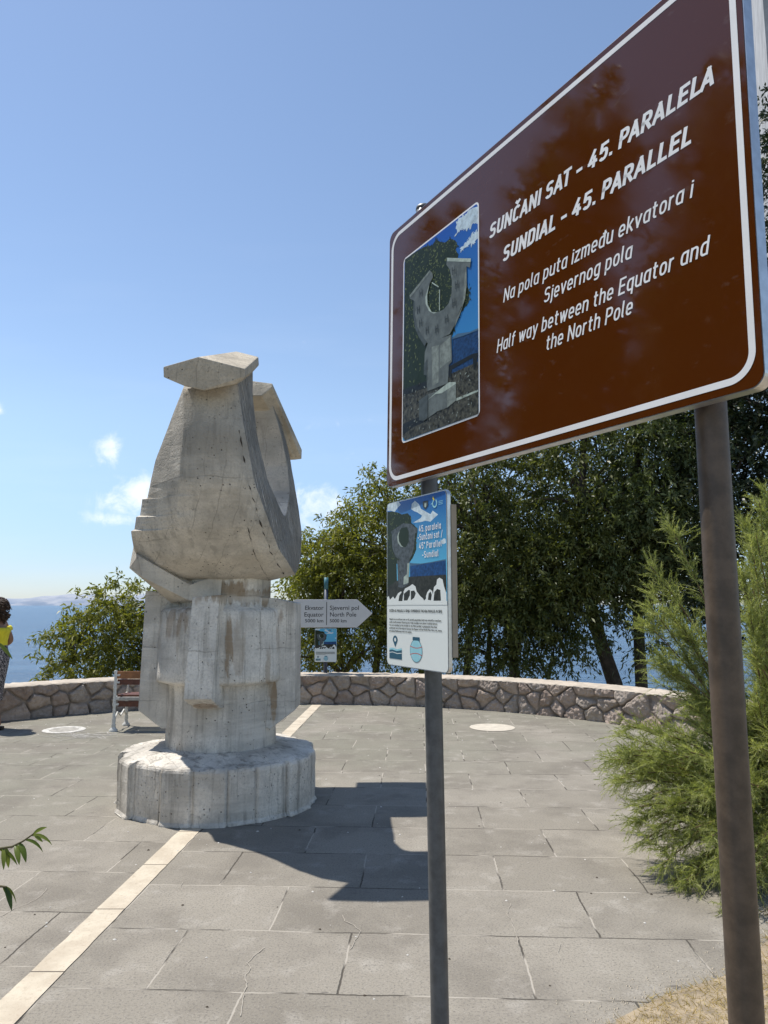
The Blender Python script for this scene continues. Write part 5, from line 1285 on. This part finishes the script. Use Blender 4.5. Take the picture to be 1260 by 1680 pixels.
for i, ln_ in enumerate(('Nalazite se na sunčanom satu na 45. paraleli, geografskoj liniji koja simbolično označava', 'sredinu između ekvatora i Sjevernog pola. Ovdje se spajaju more, kamen i tradicija vjetrova.', 'You are standing by the sundial on the 45th parallel, a geographic line that', 'symbolically marks the midpoint between the Equator and the North Pole. Here, sea, stone,', 'and traditional Mediterranean winds come together.')):
    font_text(mb, ln_, g2, .0212, -.4318 - i * .0106, .0085, bold=.0002, z=Zt, mi=1, width=(.350, .327, .325, .354, .162)[i])
mb.build('small_print', [MAT['white'], INK], board, fix=False)

# ------------------------------------------------------------------ arrow signpost standing in the sea wall
AX_ = -.985; AY = 12.42
arr = empty('arrow_signpost', (AX_, AY, .43), 'pale arrow sign for Equator and North Pole on a dark pole behind the wall', 'signpost')
MB().tube([(AX_, AY, .43), (AX_, AY, 1.86)], .034, 18).build('pole', plain('pole_navy', (0.03, 0.045, 0.085), .5, 0, .3, 8), arr)
MB().tube([(AX_, AY, 1.86), (AX_, AY, 2.06)], .036, 18).build('pole_cap', plain('pole_teal', (0.05, 0.16, 0.19), .5, 0, .3, 8), arr)
ay = AY - .045
pa = lambda px, py: at(px, py, ay)
zt, zb = pa(560, 983.5).z, pa(560, 1029.5).z
xr_, xs_ = pa(611, 1006).x, pa(586, 1006).x
dxm = AX_ + .01
ol = [(xr_, (zt + zb) / 2), (xs_, zt), (2 * dxm - xs_, zt), (2 * dxm - xr_, (zt + zb) / 2), (2 * dxm - xs_, zb), (xs_, zb)]
o = MB().prism([(x, ay - .012, z) for x, z in ol], (0, 0, 0), (0, .024, 0)).build('arrow_board', plain('arrow_board_grey', (0.60, 0.60, 0.60), .4, 0, .04, 4), arr)
bevel_obj(o, .006, 2)
INKG = plain('ink_grey', (0.05, 0.052, 0.055), .5); fa = lambda x, y, z=0.0: Vector((x, ay - .0130 - z, y))
hh = zt - zb
for txt, yb, sz, x_l, x_r, al in (('Ekvator', 1000.5, .102, 500, 530.5, 'L'), ('Equator', 1011.5, .102, 499, 530.5, 'L'), ('5000 km', 1021, .078, 500.5, 530.5, 'L'), ('Sjeverni pol', 1000.5, .102, 541, 588.5, 'L'), ('North Pole', 1011.5, .102, 541, 584, 'L'), ('5000 km', 1021, .078, 541, 568.5, 'L')):
    mb = MB(); font_text(mb, txt, fa, pa(x_l, 1000).x, pa(540, yb).z, sz, bold=.0012, width=pa(x_r, 1000).x - pa(x_l, 1000).x); mb.build('lettering', INKG, arr, fix=False)
mb = MB(); dl = pa(536, 1000).x
mb.add([fa(dl - .006, zb + .04), fa(dl + .006, zb + .04), fa(dl + .006, zt - .04), fa(dl - .006, zt - .04)], [(0, 1, 2, 3)])
mb.build('divider', INKG, arr, fix=False)
# small information plate under the arrow sign
pl = empty('information_plate', (AX_, AY - .04, 1.0), 'tiny blue and white information plate on the pole below the arrow sign', 'board')
px0, px1 = pa(516.5, 1050).x, pa(552.5, 1050).x; pz0, pz1 = pa(530, 1031).z, pa(530, 1086).z
pw, ph = px1 - px0, pz0 - pz1
Fp = lambda x, y, z=0.0: Vector((px0 + x, ay - .004 - z * 3, pz0 - y))
slab_rr(Fp, 0, 0, pw, ph, .018, -.006, -.0006).build('panel', MAT['alu'], pl)
mb, _c = board_print(Fp, pw / .44, ph / .63, (pw, ph), pl, False)
for i in range(5):
    mb.add([Fp(pw * .06, ph * (.70 + .018 * i), .0016), Fp(pw * (.92 if i < 4 else .5), ph * (.70 + .018 * i), .0016), Fp(pw * (.92 if i < 4 else .5), ph * (.706 + .018 * i), .0016), Fp(pw * .06, ph * (.706 + .018 * i), .0016)], [(0, 1, 2, 3)], 10)
mb.build('printed_picture', BM, pl, fix=False)

# ================================================================== bench, markers, woman, plants
wood_o = plain('bench_wood_orange', (0.30, 0.125, 0.045), .45, 0, .25, 14, .1); wood_r = plain('bench_wood_dark', (0.12, 0.042, 0.025), .45, 0, .3, 14, .1)
iron = plain('white_cast_iron', (0.62, 0.62, 0.59), .5, 0, .12, 20, .15)
slat_g = plain('bench_slat_grey', (0.42, 0.40, 0.37), .6, 0, .15, 20, .1)
BX0, BX1, BY = -3.44, -1.72, 9.52
ben = empty('park_bench', ((BX0 + BX1) / 2, 9.75, 0), 'brown slatted park bench with white cast iron end facing the sea behind the monument', 'bench')
for (z0, z1, y, m_) in ((.652, .748, BY + .03, wood_o), (.575, .646, BY + .045, wood_r)):
    bevel_obj(MB().box(((BX0 + BX1) / 2, y, (z0 + z1) / 2), (BX1 - BX0, .032, z1 - z0), Matrix.Rotation(R(-6), 3, 'X')).build('back_slat', m_, ben), .006, 2)
for i in range(4):
    bevel_obj(MB().box(((BX0 + BX1) / 2, BY + .10 + .10 * i, .435 - .004 * i), (BX1 - BX0, .085, .03)).build('seat_slat', wood_r, ben), .006, 2)
bevel_obj(MB().box(((BX0 + BX1) / 2, BY + .035, .402), (BX1 - BX0 - .03, .03, .042)).build('seat_rail', slat_g, ben), .005, 2)
bevel_obj(MB().box(((BX0 + BX1) / 2, BY + .06, .333), (BX1 - BX0 - .03, .025, .07)).build('apron_slat', wood_r, ben), .005, 2)
for x in (BX0 - .01, BX1 + .01):
    mb = MB()
    leg = [(.055, 0), (.055, .018), (.034, .035), (.026, .06), (.030, .075), (.020, .10), (.026, .13), (.020, .16), (.018, .30), (.026, .33), (.020, .36), (.019, .52), (.025, .54), (.019, .56), (.017, .72), (.021, .755), (.012, .765)]
    mb.lathe(leg, (x, BY, 0), 14)
    mb.lathe([(.05, 0), (.05, .018), (.030, .035), (.020, .07), (.026, .10), (.018, .14), (.018, .43)], (x - .0, BY + .46, 0), 14)
    mb.tube([(x, BY, .42), (x, BY + .24, .405), (x, BY + .47, .425)], .017, 10)
    mb.tube([(x, BY + .01, .12), (x, BY + .12, .22), (x, BY + .24, .16), (x, BY + .36, .22), (x, BY + .46, .13)], .011, 8)
    mb.tube([(x, BY, .60), (x, BY + .20, .63), (x, BY + .40, .61), (x, BY + .48, .55), (x, BY + .46, .43)], .015, 8)
    for z in (.70, .61, .405, .335): mb.box((x + (.03 if x < -2.5 else -.03), BY - .002, z), (.05, .022, .022))
    mb.build('end_frame', iron, ben)
# pale round marker discs let into the paving
m_disc = plain('marker_stone', (0.52, 0.47, 0.39), .9, 0, .12, 12, .25)
m_ring = plain('marker_paint_worn', (0.52, 0.50, 0.46), .9, 0, .35, 16, .3)
d1_ = MB(); d1_.lathe([(.0, .006), (.20, .006), (.285, .006), (.295, .0045)], (1.42, 9.80, 0), 48)
tag(d1_.build('ground_marker', m_disc), 'pale solid stone disc set in the paving before the right part of the wall', 'marker', 'round markers in the paving')
mk = empty('ground_marker', (-4.12, 9.62, 0), 'worn white ring marker painted on the paving left of the bench', 'marker', 'round markers in the paving')
MB().lathe([(.0, .004), (.18, .004)], (-4.12, 9.62, 0), 48).build('disc', plain('marker_grey', (0.33, 0.31, 0.275), .9, 0, .3, 14, .25), mk)
MB().lathe([(.18, .0045), (.20, .007), (.25, .007), (.262, .0045)], (-4.12, 9.62, 0), 48).build('ring', m_ring, mk)
mb = MB(); sr = random.Random(4)
for i in range(60):
    a = sr.uniform(0, 6.28); l = sr.uniform(.04, .2); w = sr.uniform(.003, .008); x, y = -3.72 + sr.gauss(0, .22), 9.25 + sr.gauss(0, .12)
    ca, sa = math.cos(a), math.sin(a)
    mb.add([(x - ca * l - sa * w, y - sa * l * .5 + ca * w, .0036 + i * 5e-6), (x + ca * l - sa * w, y + sa * l * .5 + ca * w, .0036 + i * 5e-6), (x + ca * l + sa * w, y + sa * l * .5 - ca * w, .0036 + i * 5e-6), (x - ca * l + sa * w, y - sa * l * .5 - ca * w, .0036 + i * 5e-6)], [(0, 1, 2, 3)])
tag(mb.build('chalk_marks', plain('chalk', (0.36, 0.345, 0.315), .95)), kind='structure')
# crumbs of mortar, leaf litter and white droppings scattered on the slabs
mb = MB()
for i in range(420):
    x, y = sr.uniform(-5, 3.2), sr.uniform(2.9, 11.5)
    if math.hypot(x - MX, y - MY) < .85 or math.hypot(x - TCX, y - TCY) > 5.5 and y > 6.4: continue
    s = sr.uniform(.003, .010) * (1.6 if sr.random() < .12 else 1); a = sr.uniform(0, 6)
    pts = [(x + s * math.cos(a + k * 1.257) * sr.uniform(.6, 1.2), y + s * math.sin(a + k * 1.257) * sr.uniform(.6, 1.2), .001) for k in range(5)]
    mb.add(pts + [(x, y, .002 + s * .5)], [(k, (k + 1) % 5, 5) for k in range(5)], 0 if sr.random() < .62 else 1)
tag(mb.build('litter', [plain('litter_white', (0.6, 0.57, 0.52), .9), plain('litter_dark', (0.06, 0.045, 0.03), .9)]), kind='stuff')

# ------------------------------------------------------------------ woman at the left edge, walking away to the left
PX, PY = -5.12, 9.70
per = empty('person', (PX, PY, 0), 'curly haired woman in yellow off shoulder top and dark patterned skirt', 'person')
skin = plain('skin_tanned', (0.30, 0.155, 0.095), .5, 0, .1, 12)
hairm = plain('hair_brown', (0.075, 0.042, 0.024), .6, 0, .6, 60, .8); topm = plain('yellow_fabric', (0.72, 0.62, 0.03), .8, 0, .12, 14, .2); sole = plain('sandal_black', (0.015, 0.013, 0.012), .5)
m, nt, b = new_mat('patterned_skirt')
wv = N(nt, 'ShaderNodeTexWave', wave_type='BANDS', bands_direction='DIAGONAL'); wv.inputs['Scale'].default_value = 13; wv.inputs['Distortion'].default_value = 9; wv.inputs['Detail'].default_value = 2; wv.inputs['Detail Scale'].default_value = 2.5
nt.links.new(pos(nt), wv.inputs['Vector'])
nt.links.new(mixc(nt, rng_n(nt, wv.outputs['Fac'], .62, .72), (0.022, 0.02, 0.026), (0.40, 0.36, 0.36)), b.inputs['Base Color']); b.inputs['Roughness'].default_value = .85
skirtm = m
# skin-modifier body facing -X, one continuous surface
J = {}
def jv(n, x, y, z, r_): J[n] = (Vector((PX + x, PY + y, z)), r_)
jv('pel', .0, 0, .93, .135); jv('wai', .005, 0, 1.10, .115); jv('che', -.01, 0, 1.28, .125); jv('nek', -.005, 0, 1.43, .055); jv('hea', -.03, 0, 1.56, .088); jv('top', -.03, 0, 1.645, .07)
for s, n in ((-1, 'L'), (1, 'R')):
    jv('sh' + n, .0, .16 * s, 1.365, .058)
    jv('el' + n, .105, .205 * s, 1.115, .045); jv('wr' + n, -.06, .19 * s, 1.02, .030); jv('pa' + n, -.12, .17 * s, 1.015, .034)
    jv('hi' + n, .0, .085 * s, .86, .105); jv('kn' + n, -.045 if s > 0 else .03, .085 * s, .50, .068)
    jv('ca' + n, .085 if s < 0 else -.01, .085 * s, .34, .056); jv('an' + n, .145 if s < 0 else -.06, .085 * s, .105, .036); jv('he' + n, .165 if s < 0 else -.045, .085 * s, .065, .034); jv('to' + n, -.01 if s < 0 else -.20, .09 * s, .048, .026)
    for f in range(5):
        base = J['pa' + n][0]; yy_ = (f - 1.8) * .017
        if f == 4: e1, e2 = (base + Vector((-.01, .03 * -s, .03)), base + Vector((-.045, .035 * -s, .045)))
        else: e1, e2 = (base + Vector((-.045, yy_, -.008)), base + Vector((-.07 - .008 * (f in (1, 2)), yy_, -.035)))
        J['f%s%da' % (n, f)] = (e1, .0085); J['f%s%db' % (n, f)] = (e2, .0068)
E_ = [('pel', 'wai'), ('wai', 'che'), ('che', 'nek'), ('nek', 'hea'), ('hea', 'top')]
for n in 'LR':
    E_ += [('che', 'sh' + n), ('sh' + n, 'el' + n), ('el' + n, 'wr' + n), ('wr' + n, 'pa' + n), ('pel', 'hi' + n), ('hi' + n, 'kn' + n), ('kn' + n, 'ca' + n), ('ca' + n, 'an' + n), ('an' + n, 'he' + n), ('he' + n, 'to' + n)]
    for f in range(5): E_ += [('pa' + n, 'f%s%da' % (n, f)), ('f%s%da' % (n, f), 'f%s%db' % (n, f))]
names = list(J); me = bpy.data.meshes.new('body')
me.from_pydata([tuple(J[k][0]) for k in names], [(names.index(a), names.index(c)) for a, c in E_], [])
ob = bpy.data.objects.new('tmp', me); COL.objects.link(ob)
md = ob.modifiers.new('s', 'SKIN'); md.use_smooth_shade = True
for i, k in enumerate(names):
    sv = me.skin_vertices[0].data[i]; r_ = J[k][1]; sv.radius = (r_, r_); sv.use_root = (k == 'pel')
ob.modifiers.new('u', 'SUBSURF').levels = 2
dg = bpy.context.evaluated_depsgraph_get(); dg.update()
bme = bpy.data.meshes.new_from_object(ob.evaluated_get(dg)); bpy.data.objects.remove(ob); bme.name = 'body'
bm = bmesh.new(); bm.from_mesh(bme)
# the face: brow, nose and chin pushed out of the head
for v in bm.verts:
    p = v.co - J['hea'][0]
    if p.length < .16 and p.x < -.03:
        v.co.x -= .030 * math.exp(-((p.y / .018) ** 2 + ((p.z - .0) / .028) ** 2)) + .012 * math.exp(-((p.y / .03) ** 2 + ((p.z + .085) / .02) ** 2))
        v.co.x += .010 * (math.exp(-(((p.y - .034) / .014) ** 2 + ((p.z - .028) / .012) ** 2)) + math.exp(-(((p.y + .034) / .014) ** 2 + ((p.z - .028) / .012) ** 2)))
bm.to_mesh(bme); bm.free()
link('body', bme, skin, per)
def oval_loft(rows, name, mat, n=28, solid=.0):
    vs = []
    for (cx, cy, z, rx, ry) in rows:
        for i in range(n):
            a = 2 * math.pi * i / n; w = 1 + .03 * noise.noise(Vector((math.cos(a) * 2, math.sin(a) * 2, z * 9)))
            vs.append((PX + cx + rx * w * math.cos(a), PY + cy + ry * w * math.sin(a), z))
    k = len(rows)
    mb = MB(); mb.add(vs, [(j * n + i, j * n + (i + 1) % n, (j + 1) * n + (i + 1) % n, (j + 1) * n + i) for j in range(k - 1) for i in range(n)], 0, True)
    return mb.build(name, mat, per)
oval_loft([(.01, 0, .36, .105, .15), (.0, 0, .45, .12, .16), (.0, 0, .60, .135, .175), (.005, 0, .78, .155, .19), (.015, 0, .92, .165, .195), (.01, 0, 1.02, .14, .165), (.005, 0, 1.09, .13, .15)], 'skirt', skirtm)
oval_loft([(.005, 0, 1.07, .135, .155), (.0, 0, 1.13, .14, .165), (-.01, 0, 1.20, .155, .20), (-.005, 0, 1.25, .165, .225), (.0, 0, 1.285, .155, .23), (.0, 0, 1.30, .13, .20)], 'top', topm)
for s in (-1, 1):
    mb = MB(); a0 = J['sh' + 'LR'[s > 0]][0]; a1 = J['el' + 'LR'[s > 0]][0]
    mb.tube([a0.lerp(a1, .26), a0.lerp(a1, .34), a0.lerp(a1, .44), a0.lerp(a1, .52)], [.068, .078, .080, .066], 16); mb.build('sleeve', topm, per)
    h_ = J['he' + 'LR'[s > 0]][0]; t_ = J['to' + 'LR'[s > 0]][0]
    mb = MB(); mb.box((h_.x - .07, h_.y, .022), (.235, .075, .022)); mb.box((h_.x + .018, h_.y, .024), (.06, .06, .046)); mb.tube([(t_.x + .02, h_.y - .042, .03), (t_.x + .02, h_.y - .02, .075), (t_.x + .02, h_.y + .02, .075), (t_.x + .02, h_.y + .042, .03)], .009, 8); mb.build('sandal', sole, per)
# curly hair: many small coils over the skull and down the nape
hr = np.random.default_rng(9); mb = MB()
hc = J['hea'][0] + Vector((.045, 0, .025))
for i in range(260):
    u = Vector(unit(hr.normal(size=3)));
    if u.x < -.45 and u.z < .55: continue
    p = hc + Vector((u.x * .105, u.y * .12, u.z * .115))
    if u.z < -.2: p.z -= .05
    pts = []; ph_ = hr.uniform(0, 6); ln = hr.uniform(.05, .11)
    for k in range(9):
        g = k / 8; pts.append(p + Vector((u.x * .035 * g + .014 * math.cos(ph_ + g * 9), u.y * .035 * g + .014 * math.sin(ph_ + g * 9), -ln * g * .7 + u.z * .03 * g)))
    mb.tube(pts, [.008 * (1 - .5 * k / 8) for k in range(9)], 5, caps=False)
mb.lathe([(.0, -.12), (.07, -.10), (.10, -.03), (.105, .04), (.075, .09), (.0, .115)], tuple(hc), 16)
mb.build('hair', hairm, per, fix=False)

# ------------------------------------------------------------------ tamarisk on the right, dry grass at its foot
def feather_mat(name, a, c):
    return leaf_mat(name, [a, tuple((x + y) / 2 for x, y in zip(a, c)), c], .42, .5)
TAM = feather_mat('tamarisk_green', (0.16, 0.19, 0.055), (0.42, 0.43, 0.19))
def tamarisk(name, label, base, stems, seed, mat, ntw=50, nn=26):
    r = np.random.default_rng(seed)
    t = empty(name, base, label, 'shrub')
    mb = MB(); Pn, Dn, Ln = [], [], []
    for (tip, lift) in stems:
        b0 = Vector(base) + Vector((r.normal() * .10, r.normal() * .10, 0)); tip = Vector(tip)
        mid = b0.lerp(tip, .5) + Vector((0, 0, lift))
        pts = [b0.lerp(mid, g).lerp(mid.lerp(tip, g), g) for g in np.linspace(0, 1, 12)]
        mb.tube(pts, [.010 * (1 - g * .85) + .0012 for g in np.linspace(0, 1, 12)], 5, caps=False)
        A = np.array([tuple(p) for p in pts]); L = np.linalg.norm(np.diff(A, axis=0), axis=1).sum()
        k = int(ntw * L)
        g = 0.28 + 0.72 * r.random(k) ** .8
        f = g * 11; i0 = np.minimum(f.astype(int), 10); fr_ = (f - i0)[:, None]
        S = A[i0] * (1 - fr_) + A[i0 + 1] * fr_
        T = unit(A[i0 + 1] - A[i0])
        D = unit(T * .95 + r.normal(size=(k, 3)) * .50 + np.array([0, 0, .10]))
        ln = (.12 + .20 * r.random(k)) * (1.15 - .55 * g)
        for s_, d_, l_ in zip(S, D, ln):
            c_ = s_ + d_ * l_ * .5 + np.array([0, 0, .02 * l_]); e_ = s_ + d_ * l_ + np.array([0, 0, -.12 * l_])
            q = np.linspace(0.05, 1, nn)[:, None]
            P = (1 - q) ** 2 * s_ + 2 * q * (1 - q) * c_ + q * q * e_
            Pn.append(P); Dn.append(unit(np.gradient(P, axis=0) * 30 + 0 * P)); Ln.append(np.full(nn, .032 + .022 * r.random()) * (1.15 - .6 * q[:, 0]))
    P = np.concatenate(Pn); D = np.concatenate(Dn); Ln = np.concatenate(Ln); n = len(P)
    d = unit(D * .85 + r.normal(size=(n, 3)) * .42)
    s = unit(np.cross(d, r.normal(size=(n, 3)))) * .0017
    V = np.stack([P + s, P - s, P + d * Ln[:, None]], 1)
    # the twig itself, a thin strip from needle to needle
    nxt = np.concatenate([P[1:], P[-1:]]); ok = (np.arange(n) % nn) != nn - 1
    s2 = unit(np.cross(D, r.normal(size=(n, 3)))) * .0013
    V2 = np.stack([P + s2, P - s2, nxt], 1)[ok]
    mb.build('stem', plain('tamarisk_bark', (0.16, 0.10, 0.06), .9, 0, .3, 30), t, fix=False)
    V = np.concatenate([V, V2]); tw = r.random(n // nn).repeat(nn)
    tone = np.clip(np.concatenate([tw, tw[ok]]) ** 1.5 * .75 + .4 * r.random(len(V)), 0, 1)
    quads_mesh('foliage', V, mat, t, tone)
    return t
tr_ = np.random.default_rng(41)
tips = []
TB = (2.75, 5.05, 0.0)
for i in range(120):
    a = tr_.uniform(0, 2 * math.pi); el_ = tr_.uniform(4, 82); L = tr_.uniform(.75, 1.22) * (1.0 + (.62 if math.cos(a) > .1 else .16) * math.sin(R(el_)))
    if math.cos(a) < 0 and el_ > 14: L *= .80
    tips.append(((TB[0] + math.cos(a) * math.cos(R(el_)) * L * .98, TB[1] + math.sin(a) * math.cos(R(el_)) * L * .8, max(.16, .12 + math.sin(R(el_)) * L)), .30 * math.cos(R(el_)) + .12))
for (px, py, D) in ((1012, 1215, 4.9), (1008, 1245, 4.9), (1035, 1200, 5.0), (1020, 1280, 4.7), (1045, 1330, 4.6), (1062, 1370, 4.5), (1075, 1395, 4.5), (1095, 1430, 4.35), (1130, 1450, 4.3), (1030, 1230, 4.8), (1055, 1260, 4.7), (1090, 1320, 4.5),
                    (1062, 1010, 5.0), (1065, 930, 5.2), (1100, 860, 5.3), (1080, 960, 5.2), (1095, 1080, 4.9),  (1100, 1190, 4.7), (1025, 1260, 4.8), (1060, 1300, 4.6), (1085, 1240, 4.7), (1095, 1115, 4.9), (1120, 1165, 4.8), (1125, 1060, 5.0), (1100, 1020, 5.0), (1080, 1085, 5.0), (1150, 1240, 4.5), (1130, 1290, 4.4), (1120, 1370, 4.4),
                    (1215, 850, 5.3), (1250, 820, 5.2), (1240, 900, 5.0), (1215, 950, 5.0), (1230, 1000, 4.9), (1245, 1080, 4.8), (1175, 1430, 4.1), (1200, 1500, 4.0), (1230, 1450, 4.0), (1170, 1380, 4.2), (1190, 1300, 4.3)):
    for _ in range(2 if py > 1000 or px > 1190 else 1):
        q = at(px + tr_.normal() * 9, py + tr_.normal() * 9, D); tips.append((tuple(q), .22 + .1 * tr_.random()))
tamarisk('tamarisk_bush', 'feathery bright green tamarisk bush spilling over the paving behind the brown post', TB, tips, 43, TAM)
# dry grass verge at lower right
m_gr = leaf_mat('dry_grass', [(0.28, 0.195, 0.07), (0.42, 0.31, 0.13), (0.55, 0.44, 0.22)], .3, .7)
soil = plain('dry_soil', (0.30, 0.24, 0.165), 1.0, 0, .3, 14, .6)
poly = [(x, y, .004) for x, y in GRASS_EDGE] + [(9, 5.9, .004), (9, -4, .004), (.55, -4, .004)]
mb = MB()
gp = GRASS_EDGE
bm = bmesh.new(); f = bm.faces.new([bm.verts.new(q) for q in poly])
if f.normal.z < 0: f.normal_flip()
bmesh.ops.triangulate(bm, faces=bm.faces)
me = bpy.data.meshes.new('grass_verge'); bm.to_mesh(me); bm.free()
tag(link('grass_verge', me, soil), kind='structure')
gr_ = np.random.default_rng(51)
ng = 42000
X = gr_.uniform(.45, 3.4, ng * 2); Y = gr_.uniform(1.9, 5.3, ng * 2)
ex = np.interp(Y, [p[1] for p in GRASS_EDGE], [p[0] for p in GRASS_EDGE]) + gr_.normal(0, .02, ng * 2)
k = (X > ex + .03 * np.sin(Y * 23)) & ((X - ex) < 1.5)
X, Y = X[k], Y[k]; n = len(X)
P = np.stack([X, Y, np.zeros(n)], 1)
d = unit(gr_.normal(size=(n, 3)) * np.array([1, 1, .35]) + np.array([0, 0, .45])); d[:, 2] = np.abs(d[:, 2])
L = gr_.uniform(.02, .065, n)[:, None]
s = unit(np.cross(d, gr_.normal(size=(n, 3)))) * .0016
V = np.stack([P + s, P - s, P + d * L * .6 - s * .6 + np.array([0, 0, 1]) * L * .1, P + d * L], 1)[:, [0, 1, 2, 3]]
V = np.stack([P + s, P - s, P + d * L], 1)
g_ob = quads_mesh('grass', V, m_gr, None, gr_.random(n)); tag(g_ob, 'dry straw coloured grass on the verge at the lower right', 'grass', kind='stuff')
# sand and grit spilled from the verge over the slab edge
mb = MB()
for i in range(380):
    t_ = sr.uniform(0, 1) * 6; i_ = min(int(t_) + 1, len(gp) - 2); g = t_ - int(t_)
    x = gp[i_][0] * (1 - g) + gp[i_ + 1][0] * g - abs(sr.gauss(0, .09)); y = gp[i_][1] * (1 - g) + gp[i_ + 1][1] * g + abs(sr.gauss(0, .07))
    s = sr.uniform(.002, .006)
    mb.add([(x + s * math.cos(q), y + s * math.sin(q), .0006) for q in (0, 2.1, 4.2)] + [(x, y, s)], [(0, 1, 3), (1, 2, 3), (2, 0, 3)])
tag(mb.build('spilled_grit', plain('grit', (0.50, 0.43, 0.33), .95)), kind='stuff')

# ------------------------------------------------------------------ shrub with hanging lance leaves at the left edge
LL = leaf_mat('lance_leaf', [(0.030, 0.055, 0.012), (0.07, 0.11, 0.02), (0.16, 0.19, 0.035)], .3, .35)
sb = (-2.05, 2.75, 0)
shr = empty('leafy_shrub', sb, 'leafy shrub with long hanging green leaves reaching in at the left edge', 'shrub')
lr = np.random.default_rng(61)
def lance(P, d, nrm, L, W, curl):
    """a folded, curved leaf of 2 x 6 quads"""
    d = Vector(d).normalized(); s = d.cross(Vector(nrm)).normalized(); u = s.cross(d)
    vs, fs = [], []
    p = Vector(P); dd = d.copy()
    for i in range(7):
        g = i / 6; w = W * math.sin(math.pi * min(1, g * .92 + .06)) ** .8 * (1 - .25 * g) * .5
        vs += [p - s * w + u * w * .45, p, p + s * w + u * w * .45]
        dd = (dd + Vector((0, 0, -1)) * curl / 6).normalized(); p = p + dd * L / 6
        u = s.cross(dd)
    for i in range(6):
        a = i * 3; fs += [(a, a + 1, a + 4, a + 3), (a + 1, a + 2, a + 5, a + 4)]
    return vs, fs
wood, leaves = MB(), MB(); ton = []
branches = [[at(-60, 1420, 2.6), at(-20, 1404, 2.6), at(0, 1392, 2.6), at(20, 1389, 2.6), at(38, 1380, 2.6), at(55, 1368, 2.6)],
            [at(-70, 1490, 2.5), at(-30, 1462, 2.5), at(0, 1454, 2.5), at(10, 1455, 2.5)],
            [at(-90, 1090, 2.4), at(-50, 1060, 2.4), at(-22, 1046, 2.4), at(-6, 1046, 2.4)]]
for k in range(46):
    a = lr.uniform(1.7, 4.9); h_ = lr.uniform(.5, 1.5); L = lr.uniform(.25, .6)
    e = Vector(sb) + Vector((-.28 + math.cos(a) * L, math.sin(a) * L, h_))
    branches.append([e.lerp(Vector(sb) + Vector((-.2, 0, h_ * .5)), .5), e, e + Vector((math.cos(a) * .12, math.sin(a) * .12, .02)), e + Vector((math.cos(a) * .22, math.sin(a) * .22, .0))])
root = Vector(sb) + Vector((-.25, 0, 0))
for bi_, bp in enumerate(branches):
    st = [root, root.lerp(bp[0], .5) + Vector((0, 0, .15))] + bp
    wood.tube(st, [.012, .009] + [.0055 - .0032 * i / len(bp) for i in range(len(bp))], 6, caps=False)
    if bi_ > 2: bp = [st[1], st[1].lerp(st[2], .5)] + bp
    for j in range(1, len(bp)):
        for h_ in range(2 if bi_ < 2 else 6):
            p = bp[j - 1].lerp(bp[j], lr.uniform(.1, .95)); ax = (bp[j] - bp[j - 1]).normalized()
            if bi_ == 2 and j > 2: continue
            d = ax * .6 + Vector((lr.normal() * .25, lr.normal() * .35, -.55 + lr.normal() * .2))
            v, f_ = lance(p, d, (lr.normal() * .5, -.6, .9), lr.uniform(.065, .088), lr.uniform(.016, .022), 1.1)
            leaves.add(v, f_, 0, True); ton += [lr.random()] * len(f_)
for (px, py, D, ex_, ey, L, W) in ((55, 1368, 2.6, 74, 1354, .050, .017), (57, 1372, 2.6, 70, 1378, .034, .012), (5, 1454, 2.5, 23, 1472, .050, .018), (-4, 1054, 2.4, 25, 1078, .075, .014)):
    p = at(px, py, D); e = at(ex_, ey, D)
    v, f_ = lance(p, e - p, (0, -.7, .7), L, W, .35); leaves.add(v, f_, 0, True); ton += [.85] * len(f_)
wood.build('stem', plain('shrub_stem', (0.10, 0.085, 0.04), .8), shr, fix=False)
lo_ = leaves.build('foliage', LL, shr, fix=False)
aa = lo_.data.attributes.new('tone', 'FLOAT', 'FACE'); aa.data.foreach_set('value', np.array(ton, dtype=np.float32))
